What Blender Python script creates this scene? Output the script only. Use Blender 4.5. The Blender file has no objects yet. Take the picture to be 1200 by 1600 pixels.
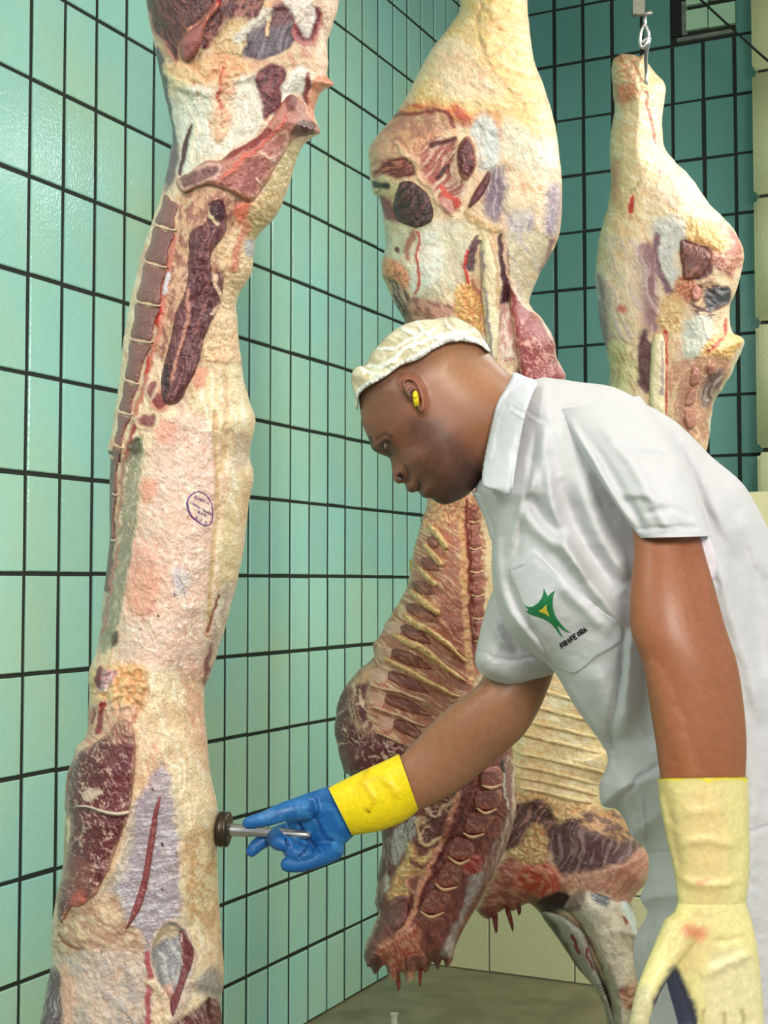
import bpy, bmesh, math, random
import numpy as np
from mathutils import Vector, Matrix

# ------------------------------------------------------------------ camera
FPX = 2172.0
PITCH, YAW = 0.0516, 0.4544
CAM = np.array([2.3224, -4.6925, 1.4744])
FW = np.array([-math.sin(YAW)*math.cos(PITCH), math.cos(YAW)*math.cos(PITCH), math.sin(PITCH)])
RT = np.array([math.cos(YAW), math.sin(YAW), 0.0])
UP = np.cross(RT, FW)
scene = bpy.context.scene
cd = bpy.data.cameras.new('camera')
cam = bpy.data.objects.new('camera', cd)
scene.collection.objects.link(cam)
cd.sensor_fit = 'VERTICAL'
cd.sensor_height = 32.0
cd.lens = FPX/1600.0*32.0
cd.clip_start = 0.05
cam.matrix_world = Matrix(((RT[0], UP[0], -FW[0], CAM[0]), (RT[1], UP[1], -FW[1], CAM[1]),
                           (RT[2], UP[2], -FW[2], CAM[2]), (0, 0, 0, 1)))
scene.camera = cam

# ------------------------------------------------------------------ world, lights, exposure
scene.view_settings.view_transform = 'Standard'
scene.view_settings.look = 'None'
scene.view_settings.gamma = 1.0
scene.view_settings.use_curve_mapping = False
scene.view_settings.exposure = 0.0
world = bpy.data.worlds.new('world')
scene.world = world
world.use_nodes = True
world.node_tree.nodes['Background'].inputs[0].default_value = (0.90, 0.97, 1.0, 1)
world.node_tree.nodes['Background'].inputs[1].default_value = 0.70

def area(name, loc, target, sx, sy, watts, col, spread=180):
    l = bpy.data.lights.new(name, 'AREA')
    l.shape = 'RECTANGLE'; l.size = sx; l.size_y = sy
    l.energy = watts; l.color = col; l.spread = math.radians(spread)
    o = bpy.data.objects.new(name, l)
    scene.collection.objects.link(o)
    o.location = loc
    d = Vector(target) - Vector(loc)
    o.rotation_euler = d.to_track_quat('-Z', 'Y').to_euler()
    return o
# overhead lamps of the hall and an added fill for the left wall
area('lamp_by_wall', (2.55, -0.35, 3.2), (1.2, -1.0, 0.8), 0.25, 0.9, 34, (1.0, 0.95, 0.84))
area('tube_lamp_in_corner', (1.86, 0.10, 3.30), (1.2, -0.6, 0.5), 0.14, 0.55, 6, (0.95, 1.0, 0.98))
area('lamp_over_worker', (2.35, -2.3, 3.35), (1.7, -2.2, 1.0), 0.3, 1.2, 20, (1.0, 0.95, 0.85))
area('fill_light_left_wall', (0.85, -4.9, 3.0), (0.1, -2.4, 0.7), 0.3, 1.4, 25, (1.0, 0.98, 0.93))  # fill light added to brighten the left wall, not a lamp of the hall
area('lamp_behind_camera', (3.5, -5.7, 2.7), (0.5, -2.0, 1.0), 0.9, 0.9, 62, (1.0, 0.96, 0.88), 140)

# ------------------------------------------------------------------ numeric helpers
def lin(c):
    c = np.asarray(c, float)/255.0
    return np.where(c <= 0.04045, c/12.92, ((c+0.055)/1.055)**2.4)

def P(u, v, d):
    """world point that lies d metres deep at photo pixel (u, v)"""
    u = np.asarray(u, float); v = np.asarray(v, float); d = np.asarray(d, float)
    x = (u-600)/FPX*d; y = -(v-800)/FPX*d
    return CAM + d[..., None]*FW + x[..., None]*RT + y[..., None]*UP

def UVD(p):
    q = np.asarray(p)-CAM
    d = q@FW
    return 600+FPX*(q@RT)/d, 800-FPX*(q@UP)/d, d

_rng = np.random.RandomState(7)
_T = _rng.rand(256, 256)
def vnoise(x, y, seed=0):
    x = np.asarray(x, float)+seed*17.31; y = np.asarray(y, float)+seed*5.77
    xi = np.floor(x).astype(int); yi = np.floor(y).astype(int)
    fx = x-xi; fy = y-yi
    fx = fx*fx*(3-2*fx); fy = fy*fy*(3-2*fy)
    g = lambda a, b: _T[(a+31*seed) & 255, (b+57*seed) & 255]
    return ((g(xi, yi)*(1-fx)+g(xi+1, yi)*fx)*(1-fy) + (g(xi, yi+1)*(1-fx)+g(xi+1, yi+1)*fx)*fy)
def fbm(x, y, seed=0, octv=4):
    s = 0; a = 0.5; t = 0
    for k in range(octv):
        s = s+a*vnoise(x*2**k, y*2**k, seed+k*3); t += a; a *= 0.5
    return s/t
def sstep(a, b, x):
    t = np.clip((x-a)/(b-a+1e-9), 0, 1)
    return t*t*(3-2*t)

def crom(pts, n=6, closed=True):
    p = np.asarray(pts, float); m = len(p); out = []
    rng = range(m if closed else m-1)
    for i in rng:
        if closed:
            a, b, c, d = p[i-1], p[i], p[(i+1) % m], p[(i+2) % m]
        else:
            a, b, c, d = p[max(i-1, 0)], p[i], p[i+1], p[min(i+2, m-1)]
        for k in range(n):
            t = k/n
            out.append(0.5*((2*b)+(c-a)*t+(2*a-5*b+4*c-d)*t*t+(3*b-a-3*c+d)*t**3))
    if not closed: out.append(p[-1])
    return np.array(out)

def seg_dist(U, V, pts, closed):
    """distance to polyline, nearest point, parameter along it (0-1)"""
    n = len(pts); best = np.full(U.shape, 1e12); nx = np.zeros(U.shape); ny = np.zeros(U.shape); par = np.zeros(U.shape)
    m = n if closed else n-1
    for i in range(m):
        ax, ay = pts[i]; bx, by = pts[(i+1) % n]
        dx, dy = bx-ax, by-ay; L = dx*dx+dy*dy+1e-12
        t = np.clip(((U-ax)*dx+(V-ay)*dy)/L, 0, 1)
        px = ax+t*dx; py = ay+t*dy
        D = (U-px)**2+(V-py)**2
        k = D < best
        best = np.where(k, D, best); nx = np.where(k, px, nx); ny = np.where(k, py, ny); par = np.where(k, (i+t)/m, par)
    return np.sqrt(best), nx, ny, par
def inside(U, V, pts):
    r = np.zeros(U.shape, bool); n = len(pts)
    for i in range(n):
        ax, ay = pts[i]; bx, by = pts[(i+1) % n]
        if ay == by: continue
        c = ((ay > V) != (by > V)) & (U < (bx-ax)*(V-ay)/(by-ay)+ax)
        r ^= c
    return r
def sdf(U, V, pts):
    d, nx, ny, _ = seg_dist(U, V, pts, True)
    return np.where(inside(U, V, pts), d, -d), nx, ny

# ------------------------------------------------------------------ painting: own colour of the thing, with light and shade at some spots, + relief in mm
def tex(kind, U, V, o):
    """returns (mask 0..1 for second colour, relief mm)"""
    a = math.radians(o.get('ang', 0)); s = o.get('sc', 12.0); sd = o.get('seed', 1)
    x = (U*math.cos(a)+V*math.sin(a)); y = (-U*math.sin(a)+V*math.cos(a))
    wx = (fbm(U/40, V/40, sd+5, 2)-.5)*30; y = y+wx*o.get('bend', 1)
    amt = o.get('amt', 1.0)
    if kind == 'fib':
        n = fbm(x/(s*5), y/s*2, sd, 4)
        m = sstep(.5, .68, n); return m, (n-.5)*2.5*amt
    if kind == 'marb':
        xw = x+(fbm(U/7, V/7, sd+4, 2)-.5)*7; yw = y+(fbm(U/7, V/7, sd+6, 2)-.5)*7
        r = np.maximum(1-np.abs(2*fbm(xw/(s*4), yw/(s*1.6), sd, 2)-1), 1-np.abs(2*fbm(xw/(s*2.2), yw/s, sd+13, 2)-1)-.03)
        m = sstep(.91, .985, r)*sstep(.30, .62, vnoise(U/22, V/22, sd+9)+.12); return m, (m-.5)*1.0*amt+(fbm(U/5, V/5, sd+2, 2)-.5)*2*amt
    if kind == 'lump':
        n = fbm(x/s, y/s, sd, 3); r = np.abs(2*n-1); return sstep(.25, .0, r), (sstep(0, .5, r)-.5)*4*amt
    if kind == 'grain':
        n = fbm(U/(s*.35), V/(s*.35), sd, 2); return sstep(.55, .8, n), (n-.5)*1.5*amt
    if kind == 'mix':
        n = fbm(x/(s*2), y/s*1.3, sd, 4); return sstep(.42, .62, n), (n-.5)*3*amt
    return np.zeros(U.shape), 0

def paint(U, V, C, H, ops):
    for op in ops:
        kind, pts, col, o = op
        w = o.get('warp', 5.0)
        pts = np.asarray(pts, float)
        pad = 30+o.get('f', 3)*2+w+(np.max(op[3].get('w', 0)))
        sel = np.where((U > pts[:, 0].min()-pad) & (U < pts[:, 0].max()+pad) & (V > pts[:, 1].min()-pad) & (V < pts[:, 1].max()+pad))[0]
        if len(sel) == 0: continue
        u, v = U[sel], V[sel]
        sd = o.get('seed', 1)
        wu = u+(fbm(u/14, v/14, sd+11, 3)-.5)*2*w; wv = v+(fbm(u/14, v/14, sd+21, 3)-.5)*2*w
        f = o.get('f', 2.5)
        if kind == 'p':
            if o.get('smooth', 1): pts = crom(pts, 4)
            d, _, _ = sdf(wu, wv, pts)
            m = sstep(-f, f, d)
            hm = sstep(0, o.get('hr', 8), d)
        else:
            if o.get('smooth', 1) and len(pts) > 2: pts = crom(pts, 5, False)
            d, _, _, par = seg_dist(wu, wv, pts, False)
            W = o.get('w', 6)
            if np.ndim(W): W = np.interp(par, np.linspace(0, 1, len(W)), W)
            W = W*.5
            m = sstep(W+f*.6, np.maximum(W-f*.6, 0), d)
            q = np.clip(d/np.maximum(W+1, .5), 0, 1); hm = np.sqrt(np.clip(1-q*q, 0, 1))
            if o.get('g'): hm = np.exp(-(d/np.maximum(W*.9, .6))**2)*np.clip(np.sin(np.pi*np.clip(par, 0, 1))*1.6, 0, 1)
        c = np.tile(lin(col), (len(sel), 1)); hh = o.get('h', 0)*hm
        if 'tex' in o:
            tm, th = tex(o['tex'], u, v, o)
            c = c*(1-tm[:, None])+lin(o.get('col2', (235, 200, 175)))*tm[:, None]
            hh = hh+th*m
        if 'edge' in o:
            e = np.exp(-(d/o.get('ew', 3))**2)
            c = c*(1-e[:, None])+lin(o['edge'])*e[:, None]; hh = hh+e*o.get('eh', 1.5); m = np.maximum(m, e*.9)
        c = c*(0.86+0.28*fbm(u/6, v/6, sd+31, 3))[:, None]
        a = (m*o.get('a', 1.0))[:, None]
        C[sel] = C[sel]*(1-a)+c*a
        H[sel] = H[sel]+hh*(1 if kind == 's' else 1)
    return C, H

# ------------------------------------------------------------------ materials
MATS = {}
def newmat(name):
    m = bpy.data.materials.new(name); m.use_nodes = True; MATS[name] = m
    nt = m.node_tree; b = nt.nodes['Principled BSDF']
    return m, nt, b
def mat_attr(name, rough=.4, spec=.5, bump=.3, scale=350, coat=0., dist=.002, sss=0., detail=4, rvar=.15, sheen=0, stretch=(1, 1, 1), coarse=0):
    m, nt, b = newmat(name); N = nt.nodes; L = nt.links
    at = N.new('ShaderNodeAttribute'); at.attribute_name = 'Col'
    tc = N.new('ShaderNodeTexCoord'); mp = N.new('ShaderNodeMapping'); mp.inputs['Scale'].default_value = stretch
    L.new(tc.outputs['Object'], mp.inputs[0])
    n1 = N.new('ShaderNodeTexNoise'); n1.inputs['Scale'].default_value = scale; n1.inputs['Detail'].default_value = detail
    L.new(mp.outputs[0], n1.inputs['Vector'])
    hs = N.new('ShaderNodeMix'); hs.data_type = 'RGBA'; hs.blend_type = 'MULTIPLY'; hs.inputs[0].default_value = .35
    L.new(at.outputs['Color'], hs.inputs[6]); L.new(n1.outputs['Fac'], hs.inputs[7])
    mul = N.new('ShaderNodeMix'); mul.data_type = 'RGBA'; mul.blend_type = 'MULTIPLY'; mul.inputs[0].default_value = 1; mul.inputs[7].default_value = (1.2, 1.2, 1.2, 1)
    L.new(hs.outputs[2], mul.inputs[6]); L.new(mul.outputs[2], b.inputs['Base Color'])
    mr = N.new('ShaderNodeMapRange'); mr.inputs[3].default_value = rough-rvar; mr.inputs[4].default_value = rough+rvar
    L.new(n1.outputs['Fac'], mr.inputs[0]); L.new(mr.outputs[0], b.inputs['Roughness'])
    bp = N.new('ShaderNodeBump'); bp.inputs['Strength'].default_value = bump; bp.inputs['Distance'].default_value = dist
    L.new(n1.outputs['Fac'], bp.inputs['Height'])
    if coarse:
        n2 = N.new('ShaderNodeTexNoise'); n2.inputs['Scale'].default_value = coarse; n2.inputs['Detail'].default_value = 3; n2.inputs['Distortion'].default_value = 1.2
        b2 = N.new('ShaderNodeBump'); b2.inputs['Strength'].default_value = .5; b2.inputs['Distance'].default_value = .006
        L.new(tc.outputs['Object'], n2.inputs['Vector']); L.new(n2.outputs['Fac'], b2.inputs['Height']); L.new(bp.outputs[0], b2.inputs['Normal']); L.new(b2.outputs[0], b.inputs['Normal']); L.new(b2.outputs[0], b.inputs['Coat Normal'])
    else: L.new(bp.outputs[0], b.inputs['Normal'])
    b.inputs['Specular IOR Level'].default_value = spec
    b.inputs['Coat Weight'].default_value = coat; b.inputs['Coat Roughness'].default_value = .12
    b.inputs['Subsurface Weight'].default_value = sss; b.inputs['Subsurface Scale'].default_value = .01
    b.inputs['Sheen Weight'].default_value = sheen
    return m
def mat_flat(name, rgb, rough=.5, metal=0., spec=.5, bump=0., scale=60, var=.12, coat=0.):
    m, nt, b = newmat(name); N = nt.nodes; L = nt.links
    tc = N.new('ShaderNodeTexCoord'); n1 = N.new('ShaderNodeTexNoise'); n1.inputs['Scale'].default_value = scale; n1.inputs['Detail'].default_value = 5
    L.new(tc.outputs['Object'], n1.inputs['Vector'])
    cr = N.new('ShaderNodeValToRGB'); c = lin(rgb)
    cr.color_ramp.elements[0].color = (*(c*(1-var)), 1); cr.color_ramp.elements[1].color = (*np.minimum(c*(1+var), 1), 1)
    cr.color_ramp.elements[0].position = .3; cr.color_ramp.elements[1].position = .7
    L.new(n1.outputs['Fac'], cr.inputs[0]); L.new(cr.outputs[0], b.inputs['Base Color'])
    b.inputs['Roughness'].default_value = rough; b.inputs['Metallic'].default_value = metal; b.inputs['Specular IOR Level'].default_value = spec
    b.inputs['Coat Weight'].default_value = coat
    if bump:
        bp = N.new('ShaderNodeBump'); bp.inputs['Strength'].default_value = bump; bp.inputs['Distance'].default_value = .003
        L.new(n1.outputs['Fac'], bp.inputs['Height']); L.new(bp.outputs[0], b.inputs['Normal'])
    return m
M_meat = mat_attr('raw_meat', rough=.42, spec=.5, bump=.6, scale=300, coat=.3, dist=.003, coarse=75)
M_skin = mat_attr('skin', rough=.42, spec=.45, bump=.12, scale=500, dist=.001, rvar=.06)
M_cloth = mat_attr('white_cotton', rough=.8, spec=.2, bump=.15, scale=900, dist=.001, sheen=.15)
M_rubber = mat_attr('glove_rubber', rough=.42, spec=.45, bump=.35, scale=140, dist=.002)
M_net = mat_attr('hair_net_fabric', rough=.6, spec=.35, bump=.5, scale=220, dist=.003)
M_steel = mat_flat('steel', (190, 190, 188), rough=.3, metal=.9)
M_darkmetal = mat_flat('dark_metal', (70, 62, 52), rough=.38, metal=.7)
M_galv = mat_flat('galvanised_steel', (128, 130, 118), rough=.45, metal=.8, var=.2)
M_black = mat_flat('black_rubber_and_shade', (18, 18, 18), rough=.5)
M_yellow = mat_flat('yellow_foam', (235, 205, 30), rough=.6, bump=.4)
M_ink_g = mat_flat('green_print', (28, 122, 70), rough=.6)
M_ink_y = mat_flat('yellow_print', (225, 200, 60), rough=.6)
M_ink_k = mat_flat('black_print', (18, 16, 18), rough=.6)
M_ink_p = mat_flat('purple_ink', (98, 50, 120), rough=.5, var=.3)
M_white = mat_flat('white_plastic', (228, 226, 205), rough=.45)
M_trouser = mat_flat('white_trousers_cloth', (215, 215, 215), rough=.8)

# ------------------------------------------------------------------ object helpers
col = scene.collection
def link(o, parent=None, label=None, cat=None, group=None, kind=None):
    col.objects.link(o)
    if parent is not None:
        o.parent = parent
        o.location = Vector(o.location)-WLOC.get(parent.name, Vector((0, 0, 0)))
    for k, x in (('label', label), ('category', cat), ('group', group), ('kind', kind)):
        if x: o[k] = x
    return o
WLOC = {}
def mesh_obj(name, verts, faces, mat, C=None, smooth=True, **kw):
    verts = np.asarray(verts, float)
    org = verts.mean(0) if kw.pop('center', True) else np.zeros(3)
    me = bpy.data.meshes.new(name)
    v = verts-org
    if isinstance(faces, np.ndarray) and faces.ndim == 2:
        nf, k = faces.shape
        me.vertices.add(len(v)); me.vertices.foreach_set('co', v.astype(np.float32).ravel())
        me.loops.add(nf*k); me.loops.foreach_set('vertex_index', faces.astype(np.int32).ravel())
        me.polygons.add(nf); me.polygons.foreach_set('loop_start', (np.arange(nf)*k).astype(np.int32))
        me.update(calc_edges=True)
    else:
        me.from_pydata(v.tolist(), [], [list(map(int, f)) for f in faces]); me.update()
    me.validate()
    if C is not None and len(me.vertices) == len(C):
        a = me.color_attributes.new('Col', 'FLOAT_COLOR', 'POINT')
        a.data.foreach_set('color', np.concatenate([C, np.ones((len(C), 1))], 1).astype(np.float32).ravel())
    me.materials.append(mat)
    if smooth: me.polygons.foreach_set('use_smooth', np.ones(len(me.polygons), bool))
    o = bpy.data.objects.new(name, me)
    o.location = org
    link(o, **kw); WLOC[o.name] = Vector(org)
    return o
def empty(name, loc, **kw):
    o = bpy.data.objects.new(name, None); o.empty_display_size = .1
    o.location = loc; link(o, **kw); WLOC[o.name] = Vector(loc)
    return o

class Blob: pass
def blob(name, outline, mat, d=None, T=.1, TB=None, R=60, step=3.0, base=(230, 205, 175), ops=(), on=None, sink=.004, lift=0.,
         jag=0., tissue=0., tmap=(), noise=(1.0, 30), smooth=4, geo_only=False, dfun=None, basetex=None, mott=.16, **kw):
    """solid body with real thickness: outline in photo pixels, rounded front and back, painted colour and relief"""
    pts = crom(outline, smooth) if smooth else np.asarray(outline, float)
    if jag:
        n = len(pts); t = np.arange(n)
        s = np.linalg.norm(pts-np.roll(pts, 1, 0), axis=1).cumsum()
        pts = pts+np.stack([(fbm(s/9, s*0+3, 3, 3)-.5)*2*jag, (fbm(s/9, s*0+8, 4, 3)-.5)*2*jag], 1)
    x0, y0 = pts.min(0)-2*step; x1, y1 = pts.max(0)+2*step
    nx = int((x1-x0)/step)+2; ny = int((y1-y0)/step)+2
    gx = x0+np.arange(nx)*step; gy = y0+np.arange(ny)*step
    U, V = np.meshgrid(gx, gy); Uf = U.ravel(); Vf = V.ravel()
    D = np.full(Uf.shape, -1e3); NX = Uf.copy(); NY = Vf.copy()
    D, NX, NY = sdf(Uf, Vf, pts)
    ins = (D > step*.25).reshape(ny, nx)
    # cells that have at least one interior corner
    ci = ins[:-1, :-1] | ins[1:, :-1] | ins[:-1, 1:] | ins[1:, 1:]
    jj, ii = np.where(ci)
    a = jj*nx+ii; cells = np.stack([a, a+nx, a+nx+1, a+1], 1)
    used = np.unique(cells)
    remap = -np.ones(nx*ny, int); remap[used] = np.arange(len(used))
    cells = remap[cells]
    u = Uf[used].copy(); v = Vf[used].copy(); dd = D[used]; edge = dd <= step*.25
    u[edge] = NX[used][edge]; v[edge] = NY[used][edge]; dd = np.where(edge, 0, dd)
    q = 1-np.clip(dd/R, 0, 1); rnd = np.sqrt(np.clip(1-q*q, 0, 1))
    tm = np.ones(len(u))
    for (cu, cv, r, fac) in tmap:
        g = np.exp(-(((u-cu)**2+(v-cv)**2)/(r*r))); tm = tm*(1-g)+fac*g
    C = np.tile(lin(base), (len(u), 1)); H = np.zeros(len(u))
    if basetex:
        m_, h_ = tex(basetex['tex'], u, v, basetex)
        C = C*(1-m_[:, None])+lin(basetex['col2'])*m_[:, None]; H = H+h_
    if mott: C = C*(1-mott/2+mott*fbm(u/10, v/10, 3, 4))[:, None]
    if noise[0]: H += (fbm(u/noise[1], v/noise[1], 2, 4)-.5)*noise[0]*6
    C, H = paint(u, v, C, H, ops)
    if tissue:
        wx = u+(fbm(u/9, v/9, 41, 2)-.5)*9; wy = v+(fbm(u/9, v/9, 43, 2)-.5)*9
        a = math.radians(68); xa = wx*math.cos(a)+wy*math.sin(a); ya = -wx*math.sin(a)+wy*math.cos(a)
        r1 = np.abs(2*fbm(xa/17, ya/4.2, 44, 2)-1); r2 = np.abs(2*fbm(wx/11, wy/8, 47, 3)-1); big = fbm(u/45, v/60, 50, 3)
        mixr = .25+.75*sstep(.30, .55, fbm(u/30, v/30, 52, 2)); r = r1*mixr+r2*(1-mixr)
        val = sstep(.16, .0, r)*tissue
        lum = C.mean(1); ft = sstep(.18, .45, lum)
        H += (np.clip(r, 0, .5)*2-.5)*1.25*tissue*(.35+.65*ft)
        warm = np.array([.86, .50, .34])
        C = C*(1-(val*.55*ft)[:, None]*(1-warm)) * (1+(sstep(.3, .7, r)*.10*ft*tissue)[:, None])
        C = C*(1-(sstep(.52, .75, big)*.42*ft*tissue)[:, None]*(1-np.array([1.0, .78, .66])))
        sp = sstep(.70, .80, fbm(u/3.2, v/3.2, 61, 2))*ft*tissue*.5
        C = C*(1-sp[:, None]*.5)+lin((250, 240, 216))*(sp*.5)[:, None]
    H = H*np.clip(dd/6, 0, 1)
    if on is None:
        base_d = dfun(u, v) if dfun else np.full(len(u), float(d))
        front = base_d-T*tm*rnd-H/1000.0
        back = base_d+(T if TB is None else TB)*tm*rnd
    else:
        base_d = on.sample(u, v)-lift
        front = base_d-T*rnd-H/1000.0
        front = np.where(edge, base_d+sink, front)
        back = base_d+sink+np.where(edge, 0, .002)
    B = Blob(); B.x0, B.y0, B.step, B.nx, B.ny = x0, y0, step, nx, ny
    gf = np.full(nx*ny, np.nan); gf[used] = front
    # fill missing by nearest depth of the edge
    gf = np.where(np.isnan(gf), np.nanmax(front), gf).reshape(ny, nx)
    def sample(uu, vv):
        xx = np.clip((uu-x0)/step, 0, nx-1.001); yy = np.clip((vv-y0)/step, 0, ny-1.001)
        i = xx.astype(int); j = yy.astype(int); fx = xx-i; fy = yy-j
        return (gf[j, i]*(1-fx)+gf[j, i+1]*fx)*(1-fy)+(gf[j+1, i]*(1-fx)+gf[j+1, i+1]*fx)*fy
    B.sample = sample
    FP = P(u, v, front); BP = P(u, v, back)
    nb = len(u); inner = np.where(~edge)[0]
    bidx = np.arange(nb); bidx[inner] = nb+np.arange(len(inner))
    verts = np.concatenate([FP, BP[inner]]); CC = np.concatenate([C, C[inner]])
    fb = bidx[cells][:, ::-1]
    same = (cells == fb[:, ::-1]).all(1)
    faces = np.concatenate([cells, fb[~same]])
    B.verts, B.faces, B.C = verts, faces, CC
    if not geo_only:
        B.obj = mesh_obj(name, verts, faces, mat, CC, **kw)
    return B

def strip(pts, w):
    p = crom(pts, 5, False); n = len(p)
    t = np.gradient(p, axis=0); t /= np.linalg.norm(t, axis=1)[:, None]+1e-9
    nrm = np.stack([-t[:, 1], t[:, 0]], 1)
    W = np.interp(np.linspace(0, 1, n), np.linspace(0, 1, len(w)), w)/2 if np.ndim(w) else np.full(n, w/2)
    W = W[:, None]*np.sqrt(np.clip(1-(np.linspace(-1, 1, n)[:, None])**8, .03, 1))
    return np.concatenate([p+nrm*W, (p-nrm*W)[::-1]])[::1]

def loft_raw(st, n=24, m=6, closed_ends=True):
    """stations (uL, vL, uR, vR, depth, depth/half-width ratio) -> ring mesh"""
    s = crom(np.asarray(st, float), m, False)
    V = []; rings = len(s)
    for r in s:
        A = P(r[0], r[1], r[4]); B = P(r[2], r[3], r[4]); c = (A+B)/2; h = (B-A)/2
        fwd = c-CAM; fwd = fwd/np.linalg.norm(fwd); dep = fwd*np.linalg.norm(h)*r[5]
        a = np.arange(n)*2*np.pi/n
        V.append(c+np.cos(a)[:, None]*h+np.sin(a)[:, None]*dep)
    V = np.concatenate(V); F = []
    for i in range(rings-1):
        for j in range(n):
            k = (j+1) % n
            F.append((i*n+j, i*n+k, (i+1)*n+k, (i+1)*n+j))
    if closed_ends:
        F.append(tuple(range(n))[::-1]); F.append(tuple((rings-1)*n+j for j in range(n)))
    return V, F
def tube_raw(pts, rad, n=10):
    """3-D tube through world points"""
    p = crom(np.asarray(pts, float), 5, False) if len(pts) > 2 else np.asarray(pts, float)
    rr = np.interp(np.linspace(0, 1, len(p)), np.linspace(0, 1, len(rad)), rad) if np.ndim(rad) else np.full(len(p), rad)
    t = np.gradient(p, axis=0); t /= np.linalg.norm(t, axis=1)[:, None]+1e-12
    up = np.array([0.13, 0.31, 0.94]); V = []
    # rounded caps
    cap = []
    P2 = [p[0]-t[0]*rr[0]*.9, p[0]-t[0]*rr[0]*.6]+list(p)+[p[-1]+t[-1]*rr[-1]*.6, p[-1]+t[-1]*rr[-1]*.9]
    T2 = [t[0], t[0]]+list(t)+[t[-1], t[-1]]
    R2 = [rr[0]*.35, rr[0]*.8]+list(rr)+[rr[-1]*.8, rr[-1]*.35]
    for c, tt, r in zip(P2, T2, R2):
        x = np.cross(tt, up); x /= np.linalg.norm(x); y = np.cross(tt, x)
        a = np.arange(n)*2*np.pi/n
        V.append(c+r*(np.cos(a)[:, None]*x+np.sin(a)[:, None]*y))
    V = np.concatenate(V); F = []; k = len(P2)
    for i in range(k-1):
        for j in range(n):
            q = (j+1) % n
            F.append((i*n+j, i*n+q, (i+1)*n+q, (i+1)*n+j))
    F.append(tuple(range(n))[::-1]); F.append(tuple((k-1)*n+j for j in range(n)))
    return V, F
def join_raw(lst):
    V = []; F = []; o = 0
    for v, f in lst:
        V.append(np.asarray(v)); F += [tuple(int(a)+o for a in q) for q in f]; o += len(v)
    return np.concatenate(V), F
def fuse(lst, voxel, smooth_it=4):
    """union of overlapping closed pieces into ONE continuous surface; returns verts, faces"""
    V, F = join_raw(lst)
    me = bpy.data.meshes.new('tmp'); me.from_pydata(V.tolist(), [], F); me.update()
    bm = bmesh.new(); bm.from_mesh(me); bmesh.ops.recalc_face_normals(bm, faces=bm.faces); bm.to_mesh(me); bm.free()
    o = bpy.data.objects.new('tmp', me); col.objects.link(o)
    r = o.modifiers.new('r', 'REMESH'); r.mode = 'VOXEL'; r.voxel_size = voxel; r.adaptivity = 0
    if smooth_it:
        s = o.modifiers.new('s', 'SMOOTH'); s.factor = .5; s.iterations = smooth_it
    dg = bpy.context.evaluated_depsgraph_get(); ev = o.evaluated_get(dg); m2 = bpy.data.meshes.new_from_object(ev)
    n = len(m2.vertices); v = np.zeros(n*3, np.float32); m2.vertices.foreach_get('co', v); v = v.reshape(-1, 3).astype(float)
    nr = np.zeros(n*3, np.float32); m2.vertices.foreach_get('normal', nr); nr = nr.reshape(-1, 3)
    f = [tuple(p.vertices) for p in m2.polygons]
    if all(len(q) == 4 for q in f): f = np.array(f)
    bpy.data.objects.remove(o); bpy.data.meshes.remove(me); bpy.data.meshes.remove(m2)
    return v, f, nr
def paint_mesh(v, nr, base, ops, mott=.08, relief=True):
    u, w, d = UVD(v)
    C = np.tile(lin(base), (len(v), 1))*(1-mott/2+mott*fbm(u/12, w/12, 3, 4))[:, None]; H = np.zeros(len(v))
    C, H = paint(u, w, C, H, ops)
    if relief:
        ray = v-CAM; ray /= np.linalg.norm(ray, axis=1)[:, None]
        facing = np.clip(-(ray*nr).sum(1)*1.6, 0, 1)
        v = v-ray*(H/1000*facing)[:, None]
    return v, C
def box_raw(c0, c1, bev=0):
    x0, y0, z0 = c0; x1, y1, z1 = c1
    v = [(x0, y0, z0), (x1, y0, z0), (x1, y1, z0), (x0, y1, z0), (x0, y0, z1), (x1, y0, z1), (x1, y1, z1), (x0, y1, z1)]
    f = [(0, 3, 2, 1), (4, 5, 6, 7), (0, 1, 5, 4), (1, 2, 6, 5), (2, 3, 7, 6), (3, 0, 4, 7)]
    return np.array(v, float), f
def box(name, c0, c1, mat, **kw):
    v, f = box_raw(c0, c1); return mesh_obj(name, v, f, mat, smooth=False, **kw)

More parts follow.
